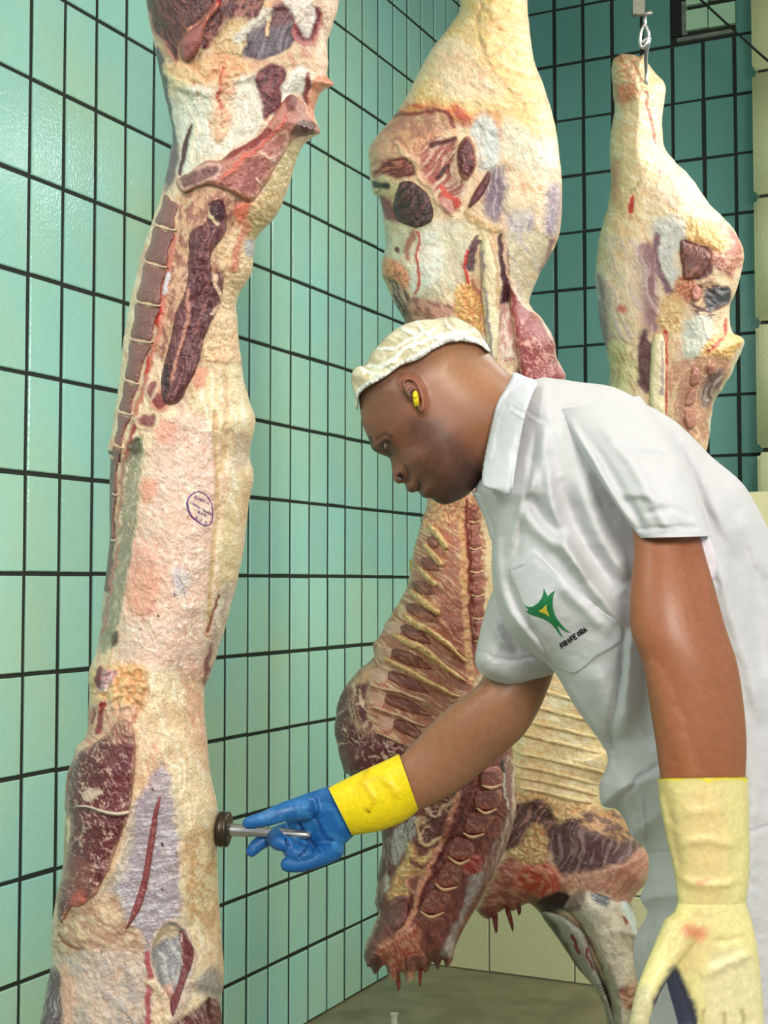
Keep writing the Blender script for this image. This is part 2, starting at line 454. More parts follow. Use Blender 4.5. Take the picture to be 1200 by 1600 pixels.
# ------------------------------------------------------------------ setting: walls, floor, partition
def mat_tile(name, rgb, var, rough=.22, yellow=.12):
    m, nt, b = newmat(name); N = nt.nodes; L = nt.links
    oi = N.new('ShaderNodeObjectInfo'); geo = N.new('ShaderNodeNewGeometry')
    n1 = N.new('ShaderNodeTexNoise'); n1.inputs['Scale'].default_value = 1.7; n1.inputs['Detail'].default_value = 3
    n2 = N.new('ShaderNodeTexNoise'); n2.inputs['Scale'].default_value = 55; n2.inputs['Detail'].default_value = 3
    L.new(geo.outputs['Position'], n1.inputs['Vector']); L.new(geo.outputs['Position'], n2.inputs['Vector'])
    c = lin(rgb)
    mx = N.new('ShaderNodeMix'); mx.data_type = 'RGBA'
    mx.inputs[6].default_value = (*(c*(1-var)), 1); mx.inputs[7].default_value = (*(np.minimum(c*(1+var), 1)), 1)
    L.new(oi.outputs['Random'], mx.inputs[0])
    m2 = N.new('ShaderNodeMix'); m2.data_type = 'RGBA'; m2.inputs[7].default_value = (min(c[0]*1.4, 1), c[1]*.96, c[2]*.62, 1)
    mr = N.new('ShaderNodeMapRange'); mr.inputs[1].default_value = .45; mr.inputs[2].default_value = .75; mr.inputs[4].default_value = yellow*4
    L.new(n1.outputs['Fac'], mr.inputs[0]); L.new(mr.outputs[0], m2.inputs[0]); L.new(mx.outputs[2], m2.inputs[6])
    m3 = N.new('ShaderNodeMix'); m3.data_type = 'RGBA'; m3.blend_type = 'MULTIPLY'; m3.inputs[0].default_value = .12
    L.new(m2.outputs[2], m3.inputs[6]); L.new(n2.outputs['Fac'], m3.inputs[7]); L.new(m3.outputs[2], b.inputs['Base Color'])
    b.inputs['Roughness'].default_value = rough; b.inputs['Specular IOR Level'].default_value = .5
    n3 = N.new('ShaderNodeTexNoise'); n3.inputs['Scale'].default_value = 130; n3.inputs['Detail'].default_value = 1
    L.new(geo.outputs['Position'], n3.inputs['Vector'])
    bp = N.new('ShaderNodeBump'); bp.inputs['Strength'].default_value = .22; bp.inputs['Distance'].default_value = .003
    L.new(n3.outputs['Fac'], bp.inputs['Height']); L.new(bp.outputs[0], b.inputs['Normal'])
    return m
M_tileL = mat_tile('green_glazed_tile', (170, 226, 213), .06, rough=.17, yellow=.14)
M_tileB = mat_tile('shaded_green_glazed_tile', (104, 158, 153), .06, yellow=.02)  # same green tile, darkened for the dim light on the back wall
M_cream = mat_tile('cream_glazed_tile', (238, 232, 186), .04, yellow=.05)
M_grout = mat_flat('dark_grout', (38, 42, 36), rough=.85, bump=.5, scale=80, var=.4)
M_floor = mat_flat('wet_concrete', (124, 119, 92), rough=.42, bump=.3, scale=9, var=.28)
M_ceil = mat_flat('grey_ceiling_paint', (150, 155, 150), rough=.8)
M_plaster = mat_flat('old_plaster', (120, 125, 115), rough=.85, bump=.4, scale=30, var=.25)

YB = 1.0405; HC = 4.3
def tile_mesh(name, w, h, t, mat, axis):
    b = .0025; z = []
    if axis == 'x':   # face towards +x
        o = lambda a, e, c: (c, a, e)
    else:             # face towards -y
        o = lambda a, e, c: (a, -c, e)
    ring = lambda q, c: [o(-w/2+q, -h/2+q, c), o(w/2-q, -h/2+q, c), o(w/2-q, h/2-q, c), o(-w/2+q, h/2-q, c)]
    v = ring(0, 0)+ring(0, t-b)+ring(b, t)
    f = [(0, 1, 5, 4), (1, 2, 6, 5), (2, 3, 7, 6), (3, 0, 4, 7), (4, 5, 9, 8), (5, 6, 10, 9), (6, 7, 11, 10), (7, 4, 8, 11), (8, 9, 10, 11)]
    if axis != 'x': f = [q for q in f]
    me = bpy.data.meshes.new(name); me.from_pydata(v, [], f); me.update(); me.materials.append(mat)
    return me
def lay(root, axis, w, h, cols, rows, zof, aof, plane, mat, vis, name='tile', skip=lambda c, r: False, gap=(.0155, .0115)):
    me = tile_mesh(name, w-gap[0], h-gap[1], .006, mat, axis); rest = []
    rg = random.Random(4)
    base = WLOC[root.name]
    for c in cols:
        for r in rows:
            if skip(c, r): continue
            a = aof(c); z = zof(r)
            p = Vector((plane, a, z)) if axis == 'x' else Vector((a, plane, z))
            uu, vv, dd = UVD(np.array(p)[None])
            j = (rg.uniform(-.0012, .0012), rg.uniform(-.0012, .0012))
            if dd[0] > 0 and -60 < uu[0] < 1260 and -90 < vv[0] < 1690 and vis(uu[0], vv[0]):
                o = bpy.data.objects.new(name, me); col.objects.link(o); o.parent = root
                o.location = p-base+(Vector((0, j[0], j[1])) if axis == 'x' else Vector((j[0], 0, j[1])))
                o.rotation_euler = (rg.uniform(-.004, .004), rg.uniform(-.003, .003), rg.uniform(-.004, .004))
            else: rest.append(p)
    if rest:
        mv = np.array([list(q.co) for q in me.vertices]); fs = [tuple(q.vertices) for q in me.polygons]
        V, F = join_raw([(mv+np.array(p), fs) for p in rest])
        mesh_obj(name+'_field', V, F, mat, smooth=False, parent=root, kind='stuff')
CX = lambda u: True
wl = box('wall_left', (-.15, -9.0, 0), (0, YB, HC), M_grout, kind='structure')
lay(wl, 'x', .132, .25, range(-44, 8), range(-6, 11), lambda r: 1.625+.25*r, lambda c: .132*c+.066, 0.0, M_tileL,
    lambda u, v: not (u > 735 or (230 < u < 330 and 100 < v < 1600 and u < 320) or (190 < u < 350 and v > 620) or (120 < u < 340 and v > 1130) or (u > 590 and v < 1500 and v > 850 and u > 660)))
wb = box('wall_back', (-.15, YB, 0), (5.0, YB+.15, HC), M_grout, kind='structure')
lay(wb, 'y', .1308, .25, range(-2, 36), range(-6, 11), lambda r: 1.625+.25*r, lambda c: .3584+.1308*c+.0654, YB, M_tileB,
    lambda u, v: u > 760 and v < 900, skip=lambda c, r: (c in (4, 5) and r == 9))
# corner cut tile column
fl = box('floor', (-.15, -9.0, -.12), (5.0, YB, 0), M_floor, kind='structure')
ce = box('ceiling', (-.15, -9.0, HC), (5.0, YB+.15, HC+.1), M_ceil, kind='structure')
pt = box('wall_partition', (0.006, .31, 0), (5.0, .42, 1.50), M_plaster, kind='structure')
cc = lambda c: .327-.3385+.169+.3385*c
lay(pt, 'y', .3385, .34, range(0, 14), range(0, 4), lambda r: .17+.34*r, cc, .31, M_cream, lambda u, v: True, gap=(.005, .006))
lay(pt, 'y', .3385, .14, range(0, 14), range(0, 1), lambda r: 1.43, cc, .31, M_cream, lambda u, v: True, gap=(.005, .004))
cap = box('trim_partition_top', (0.006, .295, 1.50), (5.0, .435, 1.515), M_cream, kind='structure')
box('wall_raised_block', (1.2, .30, 1.516), (5.0, .43, 1.80), M_cream, kind='structure')
# tiled pillar by the back wall
pil = empty('pillar', (1.40, .95, 0), kind='structure')
box('core', (1.27, .86, 0), (1.56, YB, HC), M_grout, parent=pil)
for k in range(9):
    z0 = 3.008-.5044*6+.5044*k
    bm = bmesh.new(); bmesh.ops.create_cube(bm, size=1)
    bmesh.ops.scale(bm, vec=(.33, .21, .486), verts=bm.verts); bmesh.ops.bevel(bm, geom=bm.edges[:], offset=.014, segments=3, affect='EDGES')
    me = bpy.data.meshes.new('cladding_block'); bm.to_mesh(me); bm.free(); me.materials.append(M_cream)
    for q in me.polygons: q.use_smooth = True
    if z0+.25 > HC or z0 < -.3: continue
    o = bpy.data.objects.new('cladding_block', me); col.objects.link(o); o.parent = pil; o.location = (1.417-1.40, .93-.95, z0+.252)
lay(wb, 'y', .0968, .25, range(0, 1), range(-6, 11), lambda r: 1.625+.25*r, lambda c: .0484+.004, YB, M_tileB, lambda u, v: False)

# ------------------------------------------------------------------ colours of meat (own colour under white light)
FAT = (236, 212, 178); FATP = (232, 196, 172); FATY = (240, 212, 150); DARK = (72, 32, 36); RED = (118, 42, 46); MUS = (140, 76, 74)
BONE = (168, 104, 98); SILV = (176, 166, 172); WHITE = (226, 220, 206); BLOOD = (168, 36, 30); ORG = (222, 150, 104); LILAC = (150, 126, 134)

def c1(x, y): return (140+x/2.857, y/2.857)
def c2(x, y): return (140+x/2.857, 540+y/2.857)
def c3(x, y): return (60+x/2.857, 1040+y/2.857)
def m(fn, *pts): return [fn(*p) for p in pts]

def p_(pts, c, **o): return ('p', pts, c, o)
def s_(pts, c, **o): return ('s', pts, c, o)

# ================================================================== first side of beef (left)
out1 = [(300, -610), (322, -690), (352, -720), (392, -700), (410, -640), (420, -520), (452, -380), (510, -220), (536, -90), (530, 0), (521.5, 35), (511, 66), (513, 98), (511, 119), (521, 131), (500, 147), (491, 178), (499, 206), (476, 224), (465, 245), (448, 301),
        (430, 339), (400, 374), (397, 395), (392, 430), (371, 465), (371, 507), (376, 556), (381, 590), (390, 627), (399, 659), (390, 708), (397, 743), (388, 792), (381, 855), (371, 907), (353, 977),
        (337, 1030), (324, 1065), (319, 1080), (322, 1138), (329, 1208), (340, 1267), (340, 1355), (345, 1442), (350, 1530), (344, 1565), (346, 1620), (320, 1760), (270, 1880), (190, 1900), (120, 1850), (80, 1740), (60, 1640), (66, 1580), (72, 1547),
        (81, 1502), (79, 1460), (88, 1400), (98, 1355), (102, 1285), (109, 1215), (118, 1170), (135, 1145), (139, 1075), (140, 1044), (150, 1019), (157, 977), (163, 918), (170, 855), (171, 785), (172, 722), (168, 697),
        (175, 673), (185, 603), (192, 540), (196, 515), (203, 470), (215, 420), (224, 385), (241, 336), (255, 294), (268, 227), (268, 196), (255, 140), (240, 63), (233, 31), (229, 0), (222, -80), (232, -240), (262, -400), (284, -520)]
ops1 = [
 # broad zones of fat
 p_(m(c2, (440, 0), (680, 0), (740, 330), (735, 600), (690, 900), (610, 1250), (540, 1450), (560, 900), (600, 500), (470, 300)), (232, 212, 168), f=16, h=2, tex='fib', ang=80, col2=(244, 232, 204), sc=9, amt=.8),
 p_(m(c2, (300, 380), (470, 300), (600, 500), (560, 900), (500, 1500), (150, 1600), (160, 1000), (260, 600)), (228, 196, 178), f=14, tex='marb', ang=60, sc=8, col2=(246, 234, 214), amt=.8),
 p_(m(c3, (330, 60), (720, 60), (770, 480), (800, 900), (820, 1500), (620, 1500), (640, 900), (560, 440), (420, 240)), (234, 212, 174), f=14, tex='fib', ang=78, sc=7, col2=(246, 234, 206), amt=1.2),
 p_(m(c3, (640, 20), (740, 60), (768, 440), (720, 400), (660, 200)), (222, 160, 138), f=10, a=.6, tex='fib', ang=80, col2=(238, 210, 180), sc=6),
 s_(m(c2, (560, 300), (570, 700), (545, 1000), (525, 1300)), (214, 186, 140), w=7, f=4, h=-3, warp=2),
 s_(m(c2, (600, 120), (610, 330), (590, 560)), (220, 192, 150), w=9, f=4, h=-3, warp=3),
 p_(m(c2, (640, 400), (710, 400), (705, 520), (640, 540)), (200, 176, 160), f=8, a=.7),
 p_(m(c2, (230, 600), (300, 600), (290, 680), (240, 700)), (226, 128, 100), f=9, a=.6, h=2),
 p_(m(c2, (440, 120), (520, 100), (520, 170), (480, 200)), (226, 112, 84), f=6, a=.65),
 p_(m(c2, (300, 340), (390, 350), (380, 430), (310, 440)), (220, 118, 92), f=9, a=.5),
 p_(m(c2, (160, 850), (300, 950), (290, 1180), (170, 1180)), (226, 158, 138), f=14, a=.6, h=3),
 p_(m(c2, (370, 1000), (440, 1020), (440, 1110), (380, 1120)), (184, 178, 190), f=8, a=.8, tex='fib', ang=60, col2=WHITE, sc=6),
 p_(m(c2, (580, 1100), (650, 1080), (590, 1330), (530, 1520), (510, 1400)), (190, 172, 164), f=7, a=.8, tex='fib', ang=100, col2=WHITE, sc=6),
 s_(m(c2, (578, 1120), (540, 1210), (520, 1280)), (130, 50, 44), w=4, f=2, h=-3),
 p_(m(c2, (520, 1380), (550, 1330), (530, 1480), (515, 1520), (508, 1440)), (136, 78, 82), f=3, h=-3),
 # pelvic and leg end (top)
 p_([(222, -90), (540, -90), (530, 0), (515, 60), (480, 110), (380, 110), (255, 110), (240, 60)], (214, 186, 152), f=10, tex='mix', ang=70, col2=(196, 146, 118), sc=14),
 p_(m(c1, (255, -160), (268, 90), (330, 200), (400, 285), (415, 170), (560, 30), (575, -160)), DARK, f=3, h=-7, hr=12, tex='fib', ang=60, col2=(116, 62, 58), sc=4, amt=1.4, edge=(196, 120, 96), ew=2.5),
 p_(m(c1, (560, 20), (600, -160), (800, -160), (780, 20), (720, 90), (600, 140), (530, 220), (490, 200), (520, 100)), (84, 40, 44), f=3, h=-4, tex='mix', ang=120, col2=(150, 96, 84), sc=5, amt=1.2),
 p_(m(c1, (610, 100), (700, 80), (720, 160), (700, 260), (600, 240), (540, 260), (560, 160)), (212, 190, 150), f=6, h=3, tex='lump', sc=10, col2=(190, 158, 110)),
 p_(m(c1, (340, 290), (480, 270), (600, 250), (700, 280), (730, 350), (650, 380), (600, 420), (520, 440), (370, 400)), (228, 186, 142), f=8, h=4, tex='lump', sc=14, col2=(204, 150, 104), amt=1.2),
 s_(m(c1, (330, 340), (380, 370), (420, 380), (470, 410)), (226, 204, 162), w=18, h=5, f=4),
 p_(m(c1, (690, 220), (740, 90), (860, 20), (930, 110), (920, 180), (840, 250), (720, 262)), (88, 74, 82), f=3, h=-5, tex='fib', ang=-60, col2=(128, 116, 124), sc=7),
 p_(m(c1, (790, 40), (900, 10), (920, 80), (830, 120)), (112, 58, 60), f=5, a=.7),
 p_(m(c1, (920, 120), (1020, -30), (1052, 30), (1010, 170), (960, 195), (930, 180)), (112, 36, 42), f=3, h=-3, edge=(186, 90, 84)),
 p_(m(c1, (860, 10), (920, -60), (1000, -40), (1012, 80), (975, 160), (950, 140), (920, 80)), (228, 224, 218), f=3, h=2),  # white sheen painted in as colour
 s_(m(c1, (790, 10), (800, 80), (795, 150)), (226, 190, 150), w=7, h=3),
 s_(m(c1, (660, 170), (730, 110), (790, 60)), (206, 200, 186), w=16, h=3, f=5),
 s_(m(c1, (1030, 0), (1075, 30), (1075, 120), (1040, 240), (1050, 330)), (232, 200, 172), w=26, h=5, f=6),
 p_(m(c1, (370, 400), (560, 380), (770, 330), (780, 560), (640, 660), (560, 700), (400, 790), (370, 620)), (214, 208, 190), f=7, tex='fib', ang=75, col2=(232, 228, 216), sc=9, amt=.8),
 p_(m(c1, (540, 300), (640, 300), (640, 480), (620, 600), (580, 640), (540, 600), (560, 420)), (220, 160, 122), f=9, a=.85, h=2, tex='lump', sc=9, col2=(228, 204, 166)),
 s_(m(c1, (590, 300), (575, 430), (590, 480)), (196, 98, 80), w=5, h=1, f=3),
 p_(m(c1, (735, 340), (800, 290), (868, 300), (870, 370), (850, 440), (850, 480), (790, 535), (765, 460)), (88, 34, 42), f=3, h=3, tex='mix', ang=70, col2=(130, 66, 66), sc=6),
 p_(m(c1, (870, 370), (930, 290), (1000, 330), (960, 420), (900, 420), (860, 470)), (226, 222, 210), f=4, h=2),
 s_(m(c1, (980, 330), (965, 420), (980, 500)), (120, 36, 42), w=8, h=-2),
 s_(m(c1, (1085, 372), (1020, 370), (1000, 440), (985, 510)), (224, 148, 112), w=17, h=6),
 s_(m(c1, (455, 560), (430, 640), (415, 720), (400, 780)), (84, 38, 46), w=[3, 9, 8, 5], h=-4, f=2, warp=2),
 s_(m(c1, (478, 540), (468, 620), (440, 710)), (232, 226, 200), w=7, h=3, f=2),
 s_(m(c1, (520, 540), (520, 620), (490, 700)), (226, 218, 206), w=4, h=2, f=2),
 s_(m(c1, (300, 230), (350, 450), (375, 640), (345, 800)), (70, 56, 58), w=9, h=-2, f=4),
 p_(m(c1, (365, 640), (400, 650), (385, 780), (335, 850)), (112, 84, 92), f=5, h=-2),
 # tissue around the canal and the loin
 p_(m(c1, (400, 860), (470, 850), (540, 830), (640, 870), (700, 910), (650, 1100), (600, 1300), (560, 1600), (300, 1600), (300, 1300), (350, 1150), (390, 1030)), (200, 160, 128), f=8, tex='mix', ang=100, col2=(150, 96, 80), sc=6, amt=1.2),
 p_(m(c1, (710, 900), (830, 970), (740, 1070), (735, 1130), (715, 1230), (660, 1330), (665, 1600), (490, 1600), (560, 1400), (600, 1240), (560, 1130), (640, 1010)), (232, 206, 166), f=7, h=3, tex='lump', sc=7, col2=(212, 174, 128), amt=.8),
 p_(m(c1, (900, 630), (955, 650), (880, 860), (830, 970), (740, 1070), (700, 1000), (760, 880), (850, 720)), (218, 200, 152), f=5, tex='lump', sc=9, col2=(196, 172, 120), amt=.6),
 p_(m(c1, (650, 920), (720, 900), (700, 970), (660, 1010)), (216, 96, 70), f=5, a=.8, h=3),
 s_(m(c1, (700, 1000), (660, 1110), (640, 1200)), (214, 140, 112), w=12, h=3, f=5),
 p_(m(c1, (700, 1080), (735, 1080), (730, 1140), (700, 1150)), (176, 178, 180), f=4),
 # spinal canal
 s_([(272, 372), (262, 420), (254, 470), (247, 520), (236, 560), (215, 640), (197, 712), (187, 800), (182, 850)], (196, 118, 98), w=[10, 10, 10, 9, 9, 8, 7, 5, 4], h=3, f=3),
 s_([(262, 428), (258, 455)], (206, 212, 226), w=6, h=2, f=2), s_([(250, 480), (246, 505)], (196, 40, 32), w=5, h=2, f=2),
 s_([(233, 560), (228, 585)], (196, 40, 32), w=4, h=2, f=2), s_([(212, 655), (200, 705), (193, 760)], (160, 52, 44), w=5, h=1, f=2),
 p_(m(c2, (200, 320), (250, 305), (300, 310), (290, 370), (220, 365)), MUS, f=3, h=1, edge=(224, 196, 160)),
 p_(m(c2, (270, 215), (330, 205), (345, 270), (290, 285)), (138, 58, 54), f=3, h=2, edge=(222, 150, 120)),
 p_(m(c2, (250, 170), (290, 150), (300, 200), (262, 240)), MUS, f=3, edge=(222, 190, 160)),
 # olive strip of chest lining, outer brown strip
 p_(m(c2, (165, 500), (245, 395), (225, 600), (210, 760), (180, 950), (140, 1180), (100, 1320), (45, 1370), (60, 1160), (110, 950), (140, 700)), (158, 148, 124), f=4, h=-3, tex='fib', ang=108, col2=(196, 188, 164), sc=5, amt=1.2),
 p_(m(c2, (170, 440), (220, 410), (230, 470), (180, 480)), (92, 84, 66), f=4, h=-2),
 s_(m(c2, (100, 520), (100, 700), (95, 900), (75, 1080)), (116, 74, 72), w=12, f=3, h=1),
 s_(m(c2, (75, 470), (130, 490), (140, 520)), (40, 20, 20), w=5, f=2, h=-3),
 s_(m(c2, (130, 900), (100, 1050), (70, 1200), (50, 1320)), (184, 128, 112), w=5, f=2, h=1),
 p_(m(c2, (100, 1290), (130, 1270), (130, 1330), (90, 1350)), (96, 76, 66), f=3, h=-2),
 # fat lumps above the neck muscle
 p_(m(c3, (225, 60), (300, 0), (470, 0), (480, 160), (440, 240), (380, 200), (250, 200)), (238, 198, 146), f=6, h=5, tex='lump', sc=13, col2=(216, 162, 108), amt=2.4),
 p_(m(c3, (270, 30), (320, 20), (350, 40), (300, 110), (262, 120)), (196, 148, 156), f=3, h=1, tex='fib', ang=110, col2=(226, 210, 212), sc=5),
 p_(m(c3, (265, 20), (290, 20), (270, 100), (255, 90)), (124, 34, 48), f=2, h=1),
 p_(m(c3, (220, 170), (420, 180), (440, 260), (300, 320), (200, 400), (190, 320)), (230, 190, 160), f=6, h=3, tex='fib', ang=70, col2=(200, 130, 110), sc=6),
 s_(m(c3, (290, 180), (275, 270), (262, 300)), (158, 52, 56), w=10, f=3, h=-1), s_(m(c3, (250, 200), (240, 250)), (150, 62, 62), w=6, f=2, h=-1),
 s_(m(c3, (425, 290), (440, 480), (420, 640), (380, 780), (330, 900), (260, 1020), (190, 1090), (150, 1080)), (228, 196, 158), w=16, f=5, h=4),
 s_(m(c3, (165, 380), (140, 500), (120, 700), (112, 900), (85, 1040)), (190, 150, 120), w=9, f=3, h=2),
 # silverskin
 p_(m(c3, (440, 600), (560, 440), (600, 600), (640, 900), (650, 1100), (600, 1140), (530, 1190), (500, 1300), (470, 1290), (450, 1180), (390, 1200), (300, 1060), (390, 800)), (164, 150, 160), f=6, h=1, tex='fib', ang=170, col2=(206, 198, 202), sc=4, amt=.7, bend=.5),
 s_(m(c3, (420, 640), (400, 800), (340, 960), (250, 1040)), (196, 180, 160), w=15, f=7, a=.8, tex='fib', ang=110, col2=(226, 214, 190), sc=5),
 s_(m(c3, (600, 560), (640, 760), (650, 1000), (660, 1150)), (206, 192, 164), w=13, f=6, a=.8, h=2),
 p_(m(c3, (650, 760), (790, 760), (800, 1150), (720, 1180), (660, 1100)), (226, 212, 172), f=10, tex='mix', ang=70, col2=(206, 176, 130), sc=12),
 # shoulder below
 p_(m(c3, (60, 1180), (120, 1090), (220, 1060), (330, 1010), (400, 1140), (460, 1200), (470, 1290), (330, 1300), (200, 1290), (90, 1330)), (186, 148, 122), f=9, tex='mix', ang=30, col2=(214, 186, 154), sc=8, amt=1.3),
 s_(m(c3, (90, 1200), (150, 1260), (210, 1270)), (150, 92, 70), w=7, f=4, h=-3),
 p_(m(c3, (100, 1300), (300, 1270), (480, 1280), (500, 1400), (480, 1620), (90, 1620), (80, 1380)), (212, 190, 172), f=10, tex='mix', ang=60, col2=(188, 172, 164), sc=10, amt=1.1),
 p_(m(c3, (90, 1340), (160, 1400), (150, 1640), (80, 1640)), (232, 180, 152), f=8, a=.8),
 p_(m(c3, (60, 1340), (100, 1400), (98, 1640), (10, 1640), (30, 1440)), (104, 68, 74), f=4, h=-2, tex='fib', ang=95, col2=(170, 158, 164), sc=5),
 # opening with membranes
 p_(m(c3, (505, 1260), (540, 1180), (600, 1140), (660, 1190), (695, 1270), (680, 1380), (640, 1480), (600, 1560), (575, 1480), (530, 1420)), (150, 148, 150), f=3, h=-14, hr=14, tex='fib', ang=60, col2=(188, 188, 186), sc=8, edge=(214, 190, 176)),
 p_(m(c3, (530, 1190), (590, 1160), (630, 1190), (560, 1230), (520, 1250)), (206, 188, 156), f=3),
 p_(m(c3, (540, 1440), (600, 1420), (600, 1500), (575, 1500)), (216, 176, 158), f=4),
 s_(m(c3, (490, 1290), (500, 1400), (490, 1500), (495, 1640)), (172, 84, 88), w=9, f=3, h=1),
 s_(m(c3, (510, 1420), (570, 1500), (580, 1620)), (232, 206, 176), w=16, f=4, h=5),
 s_(m(c3, (690, 1420), (640, 1520), (600, 1590)), (214, 190, 172), w=10, f=4, h=3),
 p_(m(c3, (740, 1370), (800, 1350), (830, 1450), (780, 1480), (700, 1440)), (134, 134, 138), f=8, a=.8),
 p_(m(c3, (620, 1590), (700, 1530), (810, 1480), (815, 1640), (600, 1640)), (110, 56, 60), f=5, h=-3, tex='fib', ang=60, col2=(176, 150, 140), sc=6),
 s_(m(c3, (762, 1490), (755, 1540), (765, 1570)), (70, 8, 14), w=6, f=2, h=-3),
]
pts_small = [(253, 1318, 3), (238, 1232, 2), (253, 1388, 2), (272, 928, 2), (246, 961, 2), (219, 982, 2), (158, 1487, 2)]
ops1 += [s_([(x, y), (x+1, y+r)], (60, 16, 22), w=r+1, f=1, warp=1) for x, y, r in pts_small]
side1 = blob('beef_side', out1, M_meat, d=2.15, T=.12, TB=.10, R=95, step=1.9, base=FAT, ops=ops1, tissue=1.0, jag=1.6, noise=(1.6, 26),
             basetex=dict(tex='fib', ang=75, sc=8, col2=(222, 178, 150), amt=.8), label='side of beef at the left edge with oval purple stamp and long cut spine', cat='beef side', group='sides of beef on hooks')
b1 = side1.obj
def part(name, pts, par, on, T=.008, R=8, base=MUS, ops=(), lab=None, step=1.8, jag=.8, nz=(.3, 8), mat=None, smooth=3, **k):
    B = blob(name, pts, mat or M_meat, T=T, R=R, step=step, base=base, ops=ops, on=on, parent=par, jag=jag, noise=nz, smooth=smooth, label=lab, tissue=.6, **k)
    return B
# vertebrae of the split spine, from the rump downwards: corner quads
seps = [((254, 298), (283, 316)), ((237, 350), (277, 360)), ((221, 407), (264, 418)), ((208, 470), (254, 478)), ((199, 529), (241, 535)), ((190, 592), (220, 600)), ((181, 642), (209, 648)), ((174, 693), (194, 700)), ((173, 770), (186, 773)), ((171, 842), (183, 844))]
for i in range(len(seps)-1):
    (a, b), (c, d_) = seps[i], seps[i+1]
    A = np.array(a)+(3, 4); B_ = np.array(b)+(-4, 4); C_ = np.array(d_)+(-4, -3); D_ = np.array(c)+(4, -3)
    if i >= 7: A = np.array(a)+(1, 4); D_ = np.array(c)+(1, -3)
    q = [A, (A+B_)/2+(0, 2), B_, (B_+C_)/2+(-3, 0), C_, (C_+D_)/2+(0, 1), D_, (A+D_)/2+(2, 0)]
    part('vertebra', q, b1, side1, T=.009, R=9, base=(132, 84, 82) if i % 2 else (142, 92, 88), ops=[s_([a, b], (216, 176, 160), w=5, f=3), p_(q, (134, 86, 84), f=8, a=.5, tex='grain', col2=(158, 108, 100), sc=12)])
    part('spinal_disc', strip([np.array(c)+(1, 0), (np.array(c)+np.array(d_))/2+(0, 2), np.array(d_)+(-1, 0)], 4.2), b1, side1, T=.010, R=3, base=(226, 190, 170), step=1.4, jag=.3, smooth=0)
# sacrum and tail root
sac = m(c1, (385, 800), (440, 770), (520, 715), (585, 712), (640, 668), (700, 640), (770, 590), (830, 500), (880, 430), (915, 425), (965, 470), (970, 510), (1020, 560), (1020, 600), (920, 620), (850, 715), (800, 805), (735, 895), (695, 895), (630, 860), (560, 830), (500, 830), (430, 860), (395, 845))
part('sacrum', sac, b1, side1, T=.016, R=12, base=(186, 122, 106), nz=(.8, 10), jag=1.5, ops=[
    p_(m(c1, (390, 795), (480, 745), (575, 730), (560, 790), (450, 840), (405, 835)), (122, 74, 74), f=3, edge=(220, 178, 160), tex='grain', col2=(150, 100, 96)),
    p_(m(c1, (600, 790), (740, 690), (820, 730), (770, 800), (730, 880), (640, 850), (560, 830)), (160, 94, 88), f=4, edge=(216, 150, 130), tex='grain', col2=(182, 116, 104)),
    p_(m(c1, (760, 680), (860, 590), (890, 620), (830, 700)), (172, 104, 96), f=4, edge=(226, 180, 160), tex='grain', col2=(190, 120, 106)),
    s_(m(c1, (590, 790), (700, 700), (800, 620), (880, 520)), (206, 104, 88), w=7, f=3, h=2), s_(m(c1, (600, 700), (700, 650), (790, 590)), (132, 46, 44), w=14, f=4, h=-1),
    s_(m(c1, (740, 790), (775, 830)), (226, 186, 170), w=3, f=2, h=2), s_(m(c1, (770, 690), (830, 715)), (226, 186, 170), w=3, f=2, h=2),
    p_(m(c1, (900, 590), (950, 540), (1010, 560), (1000, 600), (930, 615)), (84, 36, 36), f=3, h=-2),
    p_(m(c1, (870, 430), (920, 420), (930, 480), (890, 500)), (116, 44, 40), f=3)])
part('hip_bone', m(c1, (578, 0), (585, 30), (525, 105), (500, 190), (460, 260), (415, 272), (400, 220), (405, 175), (440, 140), (510, 80), (540, 20)), b1, side1, T=.02, R=9, base=(150, 84, 80), nz=(.4, 9),
     ops=[s_(m(c1, (580, 5), (530, 95), (500, 190)), (214, 130, 108), w=5, f=2), s_(m(c1, (575, 0), (590, 25)), (206, 50, 40), w=7, f=2)])
ten1 = m(c1, (455, 1030), (520, 985), (530, 905), (595, 890), (615, 1000), (590, 1070), (548, 1130), (545, 1210), (590, 1220), (600, 1270), (580, 1370), (525, 1480), (495, 1600), (455, 1700), (395, 1800), (330, 1790), (320, 1660), (365, 1500), (380, 1400), (430, 1280), (440, 1120))
part('tenderloin', ten1, b1, side1, T=.013, R=14, base=(88, 40, 48), jag=2.2, nz=(1.2, 9), ops=[
    p_(ten1, (88, 40, 48), f=3, tex='fib', ang=100, col2=(140, 84, 82), sc=4, amt=1.4),
    s_(m(c1, (520, 920), (530, 960), (575, 995)), (226, 204, 164), w=5, f=2, h=3), p_(m(c1, (540, 900), (600, 905), (605, 970), (560, 985)), (70, 30, 38), f=3),
    s_(m(c1, (560, 1130), (560, 1250), (590, 1330), (550, 1400)), (220, 186, 158), w=6, f=2, h=3),
    s_(m(c1, (440, 1300), (430, 1440), (390, 1600), (370, 1700)), (190, 130, 110), w=5, f=3, h=2),
    s_(m(c1, (340, 1640), (345, 1740)), (50, 22, 30), w=10, f=2)])
neck1 = m(c3, (130, 480), (165, 400), (200, 370), (300, 310), (340, 260), (400, 240), (432, 310), (432, 480), (412, 640), (380, 740), (330, 870), (280, 985), (205, 1068), (150, 1080), (100, 1150), (80, 1100), (85, 1040), (122, 880), (140, 700), (118, 640))
